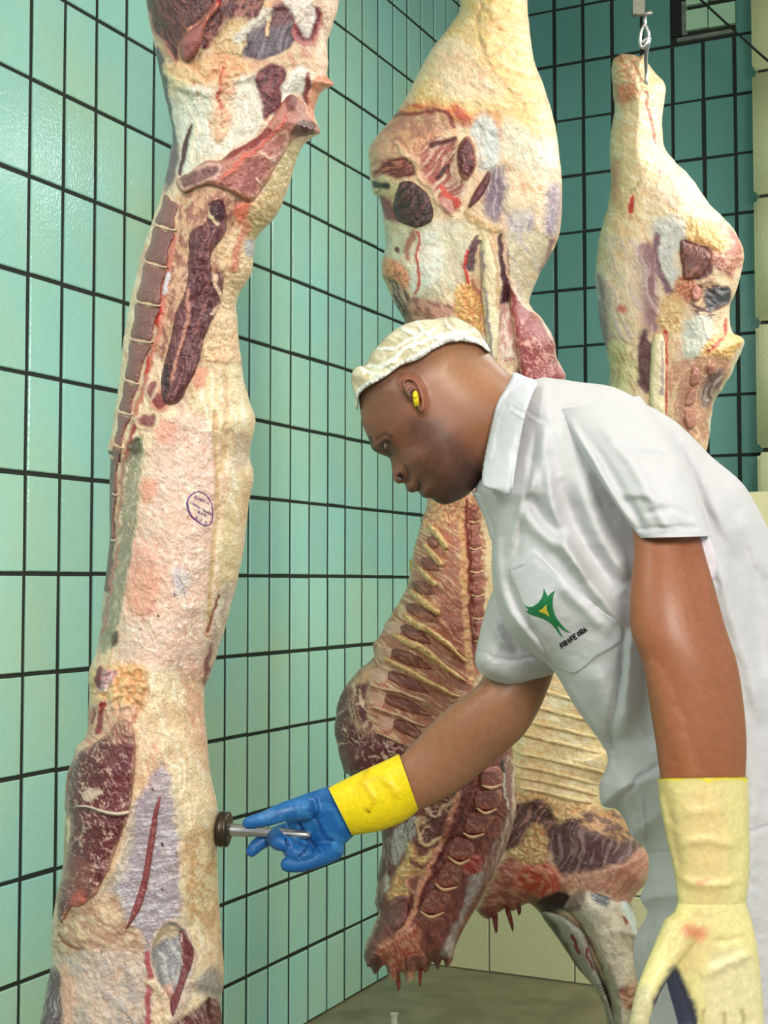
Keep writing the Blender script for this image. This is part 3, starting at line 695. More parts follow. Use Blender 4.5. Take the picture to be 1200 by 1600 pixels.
part('neck_muscle', neck1, b1, side1, T=.018, R=22, base=(104, 40, 48), jag=2.5, nz=(.8, 9), ops=[
    p_(neck1, (104, 38, 46), f=3, tex='marb', ang=75, sc=5, col2=(206, 168, 152), amt=.9, edge=(190, 140, 118), ew=4),
    p_(m(c3, (300, 280), (400, 250), (420, 320), (330, 340)), (170, 110, 96), f=7, a=.8, tex='mix', ang=80, col2=(220, 180, 150), sc=5),
    p_(m(c3, (210, 560), (280, 545), (250, 600), (200, 600)), (222, 196, 176), f=3, a=.9, warp=8),
    p_(m(c3, (130, 860), (230, 880), (230, 1000), (160, 1080), (120, 1000)), (150, 84, 72), f=8, a=.6, tex='marb', sc=4, col2=(214, 180, 158)),
    p_(m(c3, (150, 1020), (200, 1000), (200, 1068), (150, 1080)), (190, 92, 78), f=4, a=.8)])
part('sinew', strip(m(c3, (142, 633), (190, 628), (230, 632), (300, 655), (360, 662), (412, 652)), [2, 5, 6, 8, 8, 9]), b1, side1, T=.034, R=4, base=(232, 214, 196), step=1.4, jag=.3, smooth=0, sink=.004)
part('muscle', strip(m(c3, (548, 570), (528, 640), (505, 780), (478, 950), (440, 1080), (386, 1188)), [2, 9, 12, 12, 14, 3]), b1, side1, T=.004, R=5, base=(138, 64, 64), smooth=0)
part('muscle', m(c3, (625, 1190), (650, 1190), (690, 1250), (694, 1310), (660, 1400), (630, 1500), (600, 1570), (585, 1500), (620, 1420), (640, 1320)), b1, side1, T=.006, R=5, base=(124, 62, 66), ops=[s_(m(c3, (628, 1200), (640, 1300), (636, 1340)), (220, 190, 190), w=3, f=1)])

def on_surf(pts, B, lift=.0006):
    pts = np.asarray(pts, float); d = B.sample(pts[:, 0], pts[:, 1])-lift
    return P(pts[:, 0], pts[:, 1], d)
def decal_poly(name, polys, B, mat, par, lift=.0008, **k):
    """thin print laid on a surface: triangulated outlines with a little thickness"""
    bm = bmesh.new()
    for poly in polys:
        W = on_surf(poly, B, lift); vs = [bm.verts.new(p) for p in W]
        es = [bm.edges.new((vs[i], vs[(i+1) % len(vs)])) for i in range(len(vs))]
        bmesh.ops.triangle_fill(bm, use_beauty=True, edges=es)
    bm.verts.ensure_lookup_table()
    V = np.array([list(x.co) for x in bm.verts]); F = [[q.index for q in f.verts] for f in bm.faces]; bm.free()
    return mesh_obj(name, V, F, mat, smooth=False, parent=par, **k)
def band(pts, w, closed=False):
    """quads along a pixel polyline"""
    p = np.asarray(pts, float); t = np.gradient(p, axis=0); t /= np.linalg.norm(t, axis=1)[:, None]+1e-9
    n = np.stack([-t[:, 1], t[:, 0]], 1)*(np.asarray(w)/2 if np.ndim(w) == 0 else np.asarray(w)[:, None]/2)
    return [np.array([p[i]+n[i], p[i+1]+n[i+1], p[i+1]-n[i+1], p[i]-n[i]]) for i in range(len(p)-1)]
FONT = {'A': [[(0, 0), (.5, 1), (1, 0)], [(.2, .4), (.8, .4)]], 'B': [[(0, 0), (0, 1), (.7, 1), (.9, .8), (.7, .52), (0, .52)], [(.7, .52), (1, .25), (.7, 0), (0, 0)]], 'H': [[(0, 0), (0, 1)], [(1, 0), (1, 1)], [(0, .5), (1, .5)]],
        'I': [[(.5, 0), (.5, 1)]], 'N': [[(0, 0), (0, 1), (1, 0), (1, 1)]], 'S': [[(1, .85), (.6, 1), (.1, .85), (.1, .6), (.9, .4), (.9, .12), (.5, 0), (0, .15)]], 'P': [[(0, 0), (0, 1), (.8, 1), (1, .75), (.8, .5), (0, .5)]],
        'E': [[(1, 0), (0, 0), (0, 1), (1, 1)], [(0, .5), (.8, .5)]], 'C': [[(1, .85), (.6, 1), (.1, .8), (0, .5), (.1, .2), (.6, 0), (1, .15)]], 'O': [[(.5, 0), (0, .25), (0, .75), (.5, 1), (1, .75), (1, .25), (.5, 0)]],
        'D': [[(0, 0), (0, 1), (.6, 1), (1, .7), (1, .3), (.6, 0), (0, 0)]], 'F': [[(0, 0), (0, 1), (1, 1)], [(0, .5), (.8, .5)]], 'R': [[(0, 0), (0, 1), (.8, 1), (1, .75), (.8, .5), (0, .5)], [(.4, .5), (1, 0)]],
        '6': [[(.9, 1), (.3, .8), (0, .4), (.1, .1), (.5, 0), (.95, .15), (.95, .4), (.5, .5), (.1, .35)]], '4': [[(.7, 0), (.7, 1), (0, .35), (1, .35)]], '8': [[(.5, .5), (.1, .75), (.5, 1), (.9, .75), (.5, .5), (0, .25), (.5, 0), (1, .25), (.5, .5)]], '.': [[(.4, 0), (.6, .1)]]}
def text_quads(s, org, xd, yd, w, gap=.25):
    """stroke lettering: org pixel, xd per letter width vector, yd height vector"""
    q = []; o = np.array(org, float); xd = np.array(xd, float); yd = np.array(yd, float)
    for i, ch in enumerate(s):
        for st in FONT.get(ch, []):
            pts = [o+xd*(i*(1+gap)+a)+yd*b for a, b in st]
            q += band(pts, w)
    return q
# inspection stamp: ellipse + lettering, measured in the photo
def cs(x, y): return (270+x/15.0, 750+y/15.0)
ell = crom(m(cs, (580, 275), (700, 300), (820, 400), (900, 540), (932, 700), (930, 880), (880, 1030), (760, 1070), (640, 1010), (480, 890), (390, 770), (345, 600), (350, 470), (430, 350)), 5)
ell = np.vstack([ell, ell[:1]])
wv_ = 1.6+1.2*np.clip(np.sin(np.linspace(0, 2*np.pi, len(ell))+3.4), 0, 1)
stamp_polys = band(ell, wv_) + text_quads('BAHIA', cs(520, 440), (3.6, 1.6), (.3, -5.4), 1.0) + text_quads('INSPECIONADO', cs(395, 545), (2.35, 1.33), (.5, -3.4), .8) \
    + text_quads('648', cs(580, 765), (3.8, 2.0), (.8, -4.6), 1.0) + text_quads('S.I.E', cs(530, 900), (3.0, 1.7), (.5, -4.2), .9)
decal_poly('ink_stamp', stamp_polys, side1, M_ink_p, b1, lift=.0012, label='oval purple ink stamp with lettering')

# ================================================================== second side of beef (centre)
def l2(x, y): return (540+x/2.857, y/2.857)
def r2(x, y): return (500+x/3.0, 760+y/3.0)
def n2(x, y): return (560+x/4.446, 1180+y/4.446)
out2 = [(748, -280), (760, -330), (790, -345), (815, -320), (822, -200), (826, -80), (825, 0), (827, 45), (834, 91), (848, 130), (862, 175), (871, 217), (878, 280), (876, 357), (862, 395), (844, 427), (827, 469), (830, 480), (848, 500), (865, 528), (869, 556), (878, 600),
        (870, 660), (850, 720), (820, 770), (790, 800), (775, 830), (775, 900), (770, 960), (775, 1040), (790, 1110), (802, 1177), (807, 1256), (794, 1314), (773, 1364), (748, 1412), (727, 1447), (711, 1481), (708, 1498), (698, 1513), (692, 1498), (684, 1516), (676, 1502), (666, 1520), (654, 1510), (646, 1530), (636, 1536), (629, 1518), (619, 1532), (608, 1531), (602, 1508), (593, 1514), (586, 1524), (578, 1512),
        (573, 1510), (569, 1485), (580, 1455), (592, 1427), (586, 1410), (592, 1360), (596, 1302), (560, 1240), (547, 1212), (537, 1203), (527, 1167), (523, 1127), (530, 1093), (540, 1073), (560, 1047), (583, 1027), (583, 1007), (597, 987), (610, 963), (623, 940),
        (637, 913), (647, 857), (660, 810), (667, 782), (660, 720), (648, 650), (640, 560), (631, 500), (617, 476), (598, 434), (596, 409), (603, 385), (599, 343), (592, 308), (582, 300), (577, 259), (578, 228), (600, 199), (624, 168), (645, 130), (662, 98), (680, 70), (711, 28), (720, 0), (732, -120)]
leg = (238, 214, 160)
ops2 = [
 p_([(720, -345), (830, -345), (830, 60), (880, 200), (880, 230), (800, 200), (770, 190), (700, 180), (640, 160), (700, 20)], (232, 198, 134), f=10, tex='fib', ang=20, col2=(240, 216, 166), sc=7, amt=.9),
 s_(m(l2, (600, 20), (600, 200), (680, 350), (780, 440), (800, 500)), (216, 182, 126), w=6, f=4, h=-3),
 s_(m(l2, (720, 60), (660, 100), (740, 160)), (222, 188, 132), w=4, f=3, h=-2),
 p_(m(l2, (400, 200), (520, 180), (620, 300), (700, 420), (560, 440), (400, 400)), (228, 206, 190), f=20, a=.5, tex='fib', ang=15, col2=(244, 232, 214), sc=6),
 p_(m(l2, (240, 480), (350, 450), (430, 470), (500, 460), (560, 510), (640, 500), (700, 540), (690, 620), (560, 560), (300, 560), (160, 620)), (224, 150, 88), f=8, h=4, tex='mix', ang=20, col2=(190, 84, 56), sc=8, amt=1.4),
 p_(m(l2, (110, 660), (180, 560), (300, 500), (400, 480), (470, 540), (440, 600), (320, 700), (260, 780), (130, 790)), (182, 128, 108), f=7, h=-2, tex='mix', ang=-30, col2=(206, 160, 128), sc=8, amt=1.3),
 s_(m(l2, (220, 520), (300, 510), (420, 490), (480, 560)), (134, 58, 48), w=6, f=4, h=-3),
 p_(m(l2, (130, 760), (190, 710), (300, 700), (330, 760), (250, 800), (140, 800)), (108, 42, 38), f=4, h=-6, tex='fib', ang=-15, col2=(190, 110, 92), sc=4),
 p_(m(l2, (270, 640), (380, 600), (450, 600), (340, 680), (270, 700)), (216, 172, 134), f=6, h=5, tex='lump', sc=7, col2=(190, 120, 96)),
 s_(m(l2, (230, 640), (260, 680), (320, 730), (330, 790), (380, 830), (420, 900), (470, 950)), (224, 186, 152), w=[7, 9, 9, 8, 10, 14, 8], f=4, h=7),
 p_(m(l2, (330, 690), (420, 620), (500, 640), (500, 760), (540, 840), (480, 950), (380, 840)), (158, 78, 66), f=6, h=-5, hr=14, tex='fib', ang=-55, col2=(220, 190, 168), sc=5, amt=1.3),
 s_(m(l2, (400, 800), (440, 770), (460, 740)), (60, 20, 26), w=5, f=2, h=-3), s_(m(l2, (385, 650), (440, 640), (490, 620)), (96, 32, 36), w=9, f=3, h=-2),
 s_(m(l2, (430, 840), (460, 870), (500, 900)), (204, 70, 50), w=10, f=4, h=2),
 p_(m(l2, (420, 880), (470, 890), (480, 940), (440, 955)), (198, 142, 130), f=3, h=4),
 p_(m(l2, (560, 590), (600, 510), (660, 530), (690, 600), (680, 760), (640, 770), (590, 740), (590, 640)), (204, 208, 204), f=6, h=2, tex='fib', ang=60, col2=(228, 228, 218), sc=6),
 p_(m(l2, (700, 560), (740, 530), (840, 600), (880, 620), (940, 620), (920, 760), (800, 760), (720, 700)), (218, 212, 186), f=10, tex='fib', ang=60, col2=(236, 230, 206), sc=6),
 p_(m(l2, (640, 800), (700, 740), (720, 820), (710, 940), (660, 1000), (620, 930)), (128, 104, 120), f=9, tex='fib', ang=100, col2=(184, 170, 176), sc=6),
 p_(m(l2, (720, 960), (800, 930), (840, 960), (830, 1040), (740, 1060)), (166, 150, 164), f=12, tex='mix', ang=80, col2=(206, 198, 190), sc=9),
 p_(m(l2, (905, 830), (950, 830), (955, 1000), (920, 1060), (890, 1040), (895, 930)), (150, 130, 146), f=8, tex='fib', ang=85, col2=(190, 176, 184), sc=6),
 s_(m(l2, (920, 1080), (900, 1150), (870, 1210)), (130, 84, 96), w=9, f=5),
 s_(m(l2, (770, 1100), (750, 1180)), (140, 96, 104), w=7, f=4),
 p_(m(l2, (720, 1060), (900, 1050), (870, 1220), (810, 1340), (740, 1240)), (222, 212, 178), f=9, a=.8, tex='fib', ang=70, col2=(200, 196, 190), sc=8),
 p_(m(l2, (130, 800), (210, 790), (260, 810), (380, 870), (400, 960), (340, 1020), (240, 1010), (180, 960)), (214, 196, 152), f=5, h=2, tex='mix', ang=30, col2=(190, 150, 110), sc=6),
 p_(m(l2, (150, 870), (200, 900), (240, 1000), (200, 1000), (170, 970)), (138, 60, 66), f=4),
 s_(m(l2, (135, 820), (180, 830)), (50, 40, 36), w=9, f=3, h=-4),
 p_(m(l2, (180, 1000), (300, 1010), (400, 980), (560, 980), (570, 1050), (540, 1150), (530, 1250), (500, 1300), (350, 1340), (230, 1260), (170, 1180)), (220, 212, 180), f=8, tex='mix', ang=80, col2=(204, 196, 172), sc=12),
 p_(m(l2, (330, 1060), (400, 1040), (440, 1200), (350, 1290), (290, 1270)), (222, 224, 212), f=10, a=.9),
 s_(m(l2, (325, 1040), (320, 1150), (330, 1230), (318, 1300)), (196, 58, 48), w=4, f=2.5, h=1), s_(m(l2, (310, 1030), (280, 1100), (280, 1150)), (170, 112, 96), w=8, f=4),
 p_(m(l2, (230, 1100), (250, 1110), (245, 1135), (228, 1130)), (98, 34, 40), f=2),
 p_(m(l2, (160, 1160), (200, 1150), (270, 1200), (280, 1280), (230, 1280), (170, 1230)), (216, 156, 112), f=5, h=4, tex='lump', sc=7, col2=(176, 96, 72)),
 p_(m(l2, (190, 1250), (230, 1250), (290, 1340), (320, 1420), (270, 1440), (220, 1360)), (92, 52, 48), f=4, h=-3, tex='fib', ang=60, col2=(190, 160, 136), sc=5),
 p_(m(l2, (290, 1330), (350, 1330), (480, 1370), (500, 1400), (400, 1440), (280, 1440)), (150, 96, 84), f=5, tex='mix', ang=40, col2=(200, 150, 128), sc=8),
 p_(m(l2, (490, 1290), (560, 1260), (610, 1330), (620, 1450), (600, 1500), (500, 1420)), (238, 196, 124), f=5, h=4, tex='lump', sc=6, col2=(206, 130, 80), amt=1.4),
 s_(m(l2, (545, 1120), (535, 1200), (540, 1260)), (206, 24, 24), w=5, f=2, h=2), s_(m(l2, (560, 1250), (590, 1300), (630, 1400), (630, 1500), (640, 1600)), (190, 120, 100), w=7, f=3),
 s_(m(l2, (590, 1060), (570, 1110), (560, 1190)), (84, 40, 50), w=13, f=4, h=-3), 
 s_(m(l2, (690, 1060), (700, 1130), (720, 1280), (710, 1380), (690, 1480)), (74, 32, 44), w=[10, 16, 16, 12, 10], f=4, h=-4),
 s_(m(l2, (640, 1020), (600, 1060)), (228, 210, 168), w=9, f=3, h=4), s_(m(l2, (540, 950), (600, 1000), (680, 1020)), (222, 190, 144), w=10, f=4, h=5),
 s_(m(l2, (700, 960), (705, 1060), (720, 1200), (735, 1250), (800, 1350), (930, 1500)), (226, 190, 160), w=5, f=2.5, h=3),
 p_(m(l2, (700, 1360), (745, 1370), (750, 1470), (770, 1600), (690, 1600), (690, 1450)), (200, 150, 140), f=4, h=1, tex='mix', ang=85, col2=(224, 204, 190), sc=6),
 p_([(790, 600), (880, 560), (880, 700), (830, 780), (780, 800)], (120, 50, 52), f=5),
 # rib cage inside
 p_(m(r2, (480, 60), (720, 40), (810, 300), (810, 640), (740, 900), (560, 1240), (300, 1230), (230, 1080), (240, 760), (330, 600), (420, 430)), (188, 120, 98), f=6, tex='fib', ang=35, col2=(232, 196, 156), sc=5, amt=1.2),
 p_(m(r2, (500, 60), (700, 50), (720, 150), (560, 190), (470, 180)), (226, 176, 130), f=6, tex='lump', sc=7, col2=(190, 100, 78), amt=1.5, h=2),
 p_(m(r2, (590, 440), (680, 520), (690, 860), (560, 720), (560, 560)), (172, 100, 82), f=7, tex='fib', ang=40, col2=(216, 160, 124), sc=4, amt=1.4),
 s_(m(r2, (775, 150), (795, 300), (795, 460), (775, 660), (740, 700)), (238, 212, 166), w=15, f=4, h=4),
 s_(m(r2, (670, 60), (672, 260), (680, 500), (692, 700), (710, 920)), (226, 160, 116), w=13, f=4, h=3, tex='lump', sc=6, col2=(236, 196, 130)),
 s_(m(r2, (690, 60), (696, 300), (705, 560), (722, 720), (728, 840)), (146, 70, 60), w=6, f=3, h=-2),
 # shoulder lump with long white streaks
 p_(m(r2, (240, 810), (180, 860), (110, 940), (66, 1080), (80, 1220), (110, 1340), (200, 1370), (400, 1260), (380, 1210), (260, 1150), (225, 1040), (228, 920)), (106, 40, 46), f=4, h=6, hr=20, tex='marb', ang=80, sc=7, col2=(226, 190, 168), amt=1.0),
 p_(m(r2, (130, 940), (200, 850), (240, 820), (230, 900), (160, 930)), (228, 176, 138), f=5, a=.8),
 p_(m(r2, (150, 900), (165, 1000), (190, 1100), (260, 1170), (200, 1170), (150, 1100), (140, 1000)), (222, 180, 150), f=8, a=.6, tex='fib', ang=80, col2=(120, 50, 50), sc=4),
 # neck below the arm
 p_([(596, 1290), (700, 1180), (800, 1150), (812, 1260), (795, 1320), (748, 1415), (700, 1515), (570, 1520), (570, 1480), (592, 1427)], (116, 56, 54), f=5, tex='mix', ang=65, sc=5, col2=(150, 78, 70), amt=2.2),
 p_(m(n2, (150, 540), (240, 500), (235, 760), (190, 960), (125, 1080), (130, 800)), (98, 48, 52), f=4, tex='fib', ang=95, col2=(160, 110, 106), sc=4),
 p_(m(n2, (240, 540), (330, 450), (410, 430), (390, 560), (320, 680), (290, 740), (240, 740)), (196, 186, 182), f=4, h=2, tex='fib', ang=80, col2=(116, 96, 98), sc=5),
 p_(m(n2, (190, 840), (215, 850), (205, 940), (175, 940)), (214, 206, 200), f=3),
 p_(m(n2, (420, 420), (640, 270), (780, 200), (700, 300), (600, 500), (560, 560), (470, 620), (420, 560)), (110, 54, 54), f=4, tex='marb', ang=30, sc=5, col2=(226, 180, 150), amt=1.4),
 s_(m(n2, (420, 440), (415, 540), (470, 620), (560, 570), (640, 480)), (232, 196, 150), w=5, f=2, h=4), s_(m(n2, (450, 370), (530, 420), (600, 360), (660, 320)), (220, 180, 150), w=4, f=2, h=3),
 p_(m(n2, (340, 600), (400, 640), (420, 700), (560, 640), (500, 720), (480, 800), (380, 860), (340, 1000), (280, 1010), (210, 980), (270, 800), (330, 740)), (236, 198, 138), f=5, h=6, tex='lump', sc=9, col2=(214, 150, 100), amt=1.5),
 s_(m(n2, (380, 740), (450, 770), (510, 720)), (120, 62, 56), w=5, f=3, h=-2),
 p_(m(n2, (330, 880), (470, 810), (450, 900), (400, 950), (350, 930)), (150, 82, 74), f=4, edge=(222, 160, 130)),
 s_(m(n2, (700, 260), (640, 430), (560, 640), (480, 800), (420, 960), (380, 1100), (290, 1240), (210, 1420)), (222, 150, 122), w=[8, 9, 10, 10, 9, 9, 8, 6], f=3, h=4),
 s_(m(n2, (790, 190), (720, 420), (640, 580), (560, 760), (500, 900), (410, 1060)), (110, 50, 44), w=5, f=2.5, h=-3),
 p_(m(n2, (860, 790), (850, 900), (760, 1080), (700, 1220), (640, 1400), (560, 1380), (640, 1240), (720, 1060), (760, 900), (800, 800)), (166, 148, 146), f=4, h=2, tex='fib', ang=115, col2=(206, 196, 190), sc=5),
 p_(m(n2, (1000, 40), (1080, 30), (1095, 380), (1050, 640), (960, 780), (860, 900), (880, 760), (980, 560), (1040, 360)), (150, 104, 98), f=4, h=2, tex='fib', ang=100, col2=(200, 176, 166), sc=5),
 s_(m(n2, (1075, 30), (1085, 250), (1090, 380)), (222, 196, 176), w=4, f=2, h=3), s_(m(n2, (1010, 90), (1025, 250), (1045, 370)), (214, 206, 196), w=4, f=2, h=3), s_(m(n2, (1000, 60), (1010, 110)), (24, 14, 14), w=7, f=2),
 p_(m(n2, (700, 720), (850, 700), (860, 800), (780, 830), (720, 790)), (206, 120, 110), f=4, h=3, tex='mix', ang=20, col2=(170, 50, 50), sc=4),
 p_(m(n2, (130, 1340), (260, 1250), (400, 1180), (450, 1400), (440, 1540), (200, 1540), (160, 1460)), (190, 96, 82), f=6, h=2, tex='mix', ang=60, col2=(226, 160, 132), sc=5, amt=2.0),
 p_(m(n2, (40, 1400), (130, 1380), (170, 1480), (140, 1520), (60, 1440)), (88, 40, 40), f=3, tex='mix', col2=(150, 80, 76), sc=4),
]
side2 = blob('beef_side', out2, M_meat, d=3.2, T=.15, TB=.13, R=85, step=1.8, base=FAT, ops=ops2, tissue=1.0, jag=1.8, noise=(1.8, 22),
             basetex=dict(tex='fib', ang=70, sc=7, col2=(226, 190, 150), amt=.8), label='middle side of beef hanging behind the worker with open ribs and neck below his arm', cat='beef side', group='sides of beef on hooks')
b2 = side2.obj
# ribs: fat-covered bars running down to the right
ribs = [([(510, 185), (550, 225), (600, 295)], 30, 1), ([(480, 268), (530, 320), (580, 372)], 30, 1), ([(455, 375), (500, 420), (552, 465)], 28, 1), ([(415, 485), (480, 535), (565, 600)], 34, 1),
        ([(385, 588), (440, 640), (520, 680), (600, 740), (690, 830)], 30, 1), ([(330, 690), (400, 725), (480, 760), (580, 840), (695, 925)], 34, 1), ([(290, 800), (380, 845), (480, 900), (600, 965), (660, 990)], 26, 1),
        ([(235, 935), (340, 955), (450, 990), (550, 1040)], 16, 0), ([(228, 1030), (330, 1060), (430, 1100), (500, 1130)], 16, 0), ([(250, 1150), (330, 1180), (420, 1220)], 12, 0)]
for pts, w, fatty in ribs:
    q = strip(m(r2, *pts), np.array([w*1.0, w*1.25, w*1.0, w*.55])/3.0 if len(pts) > 3 else np.array([w*.9, w*1.3, w*1.1])/3.0)
    part('rib', q, b2, side2, T=.024, R=6, base=(240, 208, 146) if fatty else (232, 194, 166), jag=2.2, nz=(2.4, 6), smooth=0, step=1.5, ops=[p_(q, (238, 202, 142) if fatty else (232, 196, 166), f=3, smooth=0, tex='lump', sc=6, col2=(208, 150, 100), amt=.5)])
inter = [(500, 230, 560, 290), (470, 330, 560, 400), (430, 440, 540, 510), (400, 545, 560, 640), (375, 645, 520, 740), (330, 760, 520, 860), (315, 865, 510, 975), (300, 975, 520, 1080), (340, 1090, 500, 1190)]
for x0, y0, x1, y1 in inter:
    q = m(r2, (x0, y0+10), (x0+30, y0), ((x0+x1)/2+20, (y0+y1)/2-25), (x1, y1-12), (x1-10, y1), ((x0+x1)/2-10, (y0+y1)/2+30), (x0+10, y0+45))
    part('rib_muscle', q, b2, side2, T=.006, R=8, base=(136, 78, 70), jag=1.5, nz=(.8, 6), ops=[p_(q, (132, 74, 66), f=3, tex='fib', ang=30, col2=(184, 120, 100), sc=4, amt=.8)])
    q2 = m(r2, (x0-66, y0-14), (x0-20, y0-16), (x0+22, y0+2), (x0+12, y0+30), (x0-4, y0+66), (x0-40, y0+62), (x0-72, y0+44), (x0-74, y0+10))
    if y0 > 600: part('rib_muscle', q2, b2, side2, T=.004, R=8, base=(230, 186, 164), jag=2, smooth=0, ops=[p_(q2, (230, 188, 168), tex='mix', ang=30, col2=(206, 140, 120), sc=5, f=2, a=.6)])
# chest vertebrae at the right edge of the ribs
vs = [(695, 90, 750, 160), (698, 175, 758, 285), (700, 295, 765, 395), (706, 405, 772, 505), (712, 515, 780, 612), (718, 625, 775, 720)]
for x0, y0, x1, y1 in vs:
    q = m(r2, (x0+4, y0+6), (x1-4, y0+2), (x1-12, (y0+y1)/2), (x1, y1-8), ((x0+x1)/2, y1+2), (x0+2, y1-8), (x0+8, (y0+y1)/2))
    part('vertebra', q, b2, side2, T=.012, R=7, base=(158, 92, 82), nz=(1.2, 5), ops=[p_(q, (158, 90, 80), f=3, tex='grain', col2=(190, 120, 100), sc=9)])
    part('spinal_disc', strip(m(r2, (x0, y1+2), ((x0+x1)/2, y1+12), (x1+4, y1)), 3.2), b2, side2, T=.014, R=3, base=(238, 206, 160), step=1.3, jag=.3, smooth=0)
# neck vertebrae under the arm
nv = [[(860, 110), (960, 70), (1010, 130), (1000, 200), (920, 225), (850, 200)], [(820, 260), (860, 240), (980, 230), (1000, 300), (960, 370), (880, 385), (810, 350)], [(760, 420), (830, 390), (940, 420), (900, 510), (830, 555), (740, 530)],
      [(660, 580), (740, 570), (800, 620), (800, 690), (730, 735), (620, 700)], [(590, 760), (650, 740), (720, 790), (700, 890), (620, 920), (540, 890)], [(500, 940), (560, 930), (640, 970), (600, 1070), (520, 1110), (430, 1070)], [(420, 1120), (560, 1110), (600, 1150), (500, 1200), (440, 1200)], [(330, 1400), (420, 1370), (470, 1430), (430, 1490), (330, 1500)]]
for i, q in enumerate(nv):
    qq = m(n2, *q)
    part('vertebra', qq, b2, side2, T=.016, R=8, base=(146, 84, 76), nz=(.8, 6), ops=[p_(qq, (142, 80, 72), f=3, tex='grain', col2=(186, 122, 106), sc=9, edge=(214, 130, 108), ew=1.2)])
    if i < 6:
        k = {0: [(850, 205), (920, 228), (1005, 200)], 1: [(815, 360), (880, 405), (965, 370)], 2: [(720, 535), (790, 570), (880, 545)], 3: [(615, 700), (700, 755), (780, 720)], 4: [(525, 880), (590, 935), (690, 915)], 5: [(425, 1080), (500, 1125), (600, 1090)]}[i]
        part('spinal_disc', strip(m(n2, *k), [4, 7.5, 4]), b2, side2, T=.026, R=3, base=(236, 190, 150), step=1.3, jag=.4, smooth=0)
part('bone', m(n2, (210, 1060), (240, 990), (330, 970), (350, 1040), (330, 1160), (270, 1215), (215, 1180)), b2, side2, T=.012, R=9, base=(142, 84, 80), ops=[p_(m(n2, (210, 1060), (240, 990), (330, 970), (350, 1040), (330, 1160), (270, 1215), (215, 1180)), (136, 78, 76), f=3, tex='grain', col2=(176, 120, 110))])
part('bone', m(n2, (600, 470), (640, 450), (655, 500), (610, 580), (575, 570)), b2, side2, T=.012, R=6, base=(176, 104, 88))
# leg details
hole = m(l2, (215, 890), (240, 815), (300, 810), (370, 870), (395, 970), (340, 1015), (250, 1000), (210, 940))
part('muscle', hole, b2, side2, T=.010, R=10, base=(62, 36, 38), jag=2, nz=(1, 6), ops=[p_(hole, (60, 34, 36), f=2, tex='fib', ang=-40, col2=(110, 66, 62), sc=4, amt=1.6)])
mus2 = m(l2, (500, 660), (520, 620), (550, 605), (575, 650), (585, 730), (560, 790), (535, 805), (505, 770), (495, 710))
part('muscle', mus2, b2, side2, T=.022, R=10, base=(92, 42, 46), ops=[p_(mus2, (90, 38, 44), f=3, tex='marb', ang=70, sc=5, col2=(180, 110, 104), edge=(214, 150, 120))])
part('muscle', m(l2, (545, 930), (570, 860), (610, 800), (640, 760), (645, 810), (600, 890)), b2, side2, T=.018, R=7, base=(112, 54, 62))
bone2 = m(l2, (600, 1110), (610, 1070), (640, 1060), (655, 1100), (680, 1180), (690, 1300), (690, 1420), (680, 1600), (640, 1600), (620, 1450), (605, 1300), (600, 1180))
part('shin_tendon', bone2, b2, side2, T=.03, R=11, base=(234, 222, 182), ops=[s_(m(l2, (615, 1130), (610, 1250), (640, 1450), (645, 1600)), (170, 150, 156), w=5, f=3), s_(m(l2, (650, 1090), (675, 1200), (680, 1380)), (206, 168, 124), w=5, f=3)])
flap = m(l2, (735, 1250), (760, 1290), (810, 1370), (880, 1430), (930, 1510), (945, 1600), (980, 1700), (800, 1720), (770, 1600), (750, 1480), (735, 1380))
part('muscle_flap', flap, b2, side2, T=.03, R=14, base=(152, 62, 62), ops=[p_(flap, (148, 56, 58), f=3, tex='marb', ang=60, sc=6, col2=(220, 160, 150), edge=(226, 200, 180)), s_(m(l2, (735, 1260), (810, 1370), (880, 1430), (930, 1510)), (228, 208, 190), w=6, f=3, h=2)])
part('blood_drip', [(619, 1518), (624, 1519), (626, 1540), (623, 1548), (619, 1540)], b2, side2, T=.004, R=3, base=(140, 50, 44), lift=.0)
part('blood_drip', [(654, 1515), (660, 1515), (659, 1530), (657, 1541), (654, 1536)], b2, side2, T=.004, R=3, base=(140, 50, 44))

# ================================================================== third side of beef (right, furthest)
def l3(x, y): return (860+x/2.2857, y/2.2857)
def q3(x, y): return (540+x/2.4, 1160+y/2.4)
out3 = [(956, 100), (966, 86), (980, 84), (1000, 88), (1005, 84), (1012, 98), (1026, 116), (1039, 131), (1039, 153), (1035, 184), (1037, 227), (1052, 249), (1079, 276), (1109, 319), (1140, 350), (1157, 376), (1162, 402), (1157, 433), (1149, 459), (1141, 475), (1140, 503), (1146, 520), (1162, 529), (1161, 543),
        (1144, 582), (1131, 604), (1114, 634), (1109, 682), (1090, 760), (1060, 860), (1010, 980), (965, 1090), (940, 1160), (950, 1177), (946, 1210), (936, 1222), (940, 1262), (965, 1264), (978, 1280), (988, 1306), (1004, 1318), (1015, 1343), (1011, 1377), (986, 1412), (998, 1460), (990, 1477), (997, 1547), (990, 1600), (984, 1680), (968, 1690), (958, 1620),
        (940, 1560), (907, 1518), (873, 1468), (844, 1427), (827, 1412), (812, 1416), (800, 1424), (790, 1418), (776, 1428), (762, 1436), (748, 1426), (735, 1400), (740, 1300), (770, 1180), (800, 1050), (850, 900), (900, 780), (940, 680), (952, 586), (947, 547), (937, 503), (930, 437), (936, 372), (947, 332), (954, 289), (953, 219), (960, 175), (958, 144)]
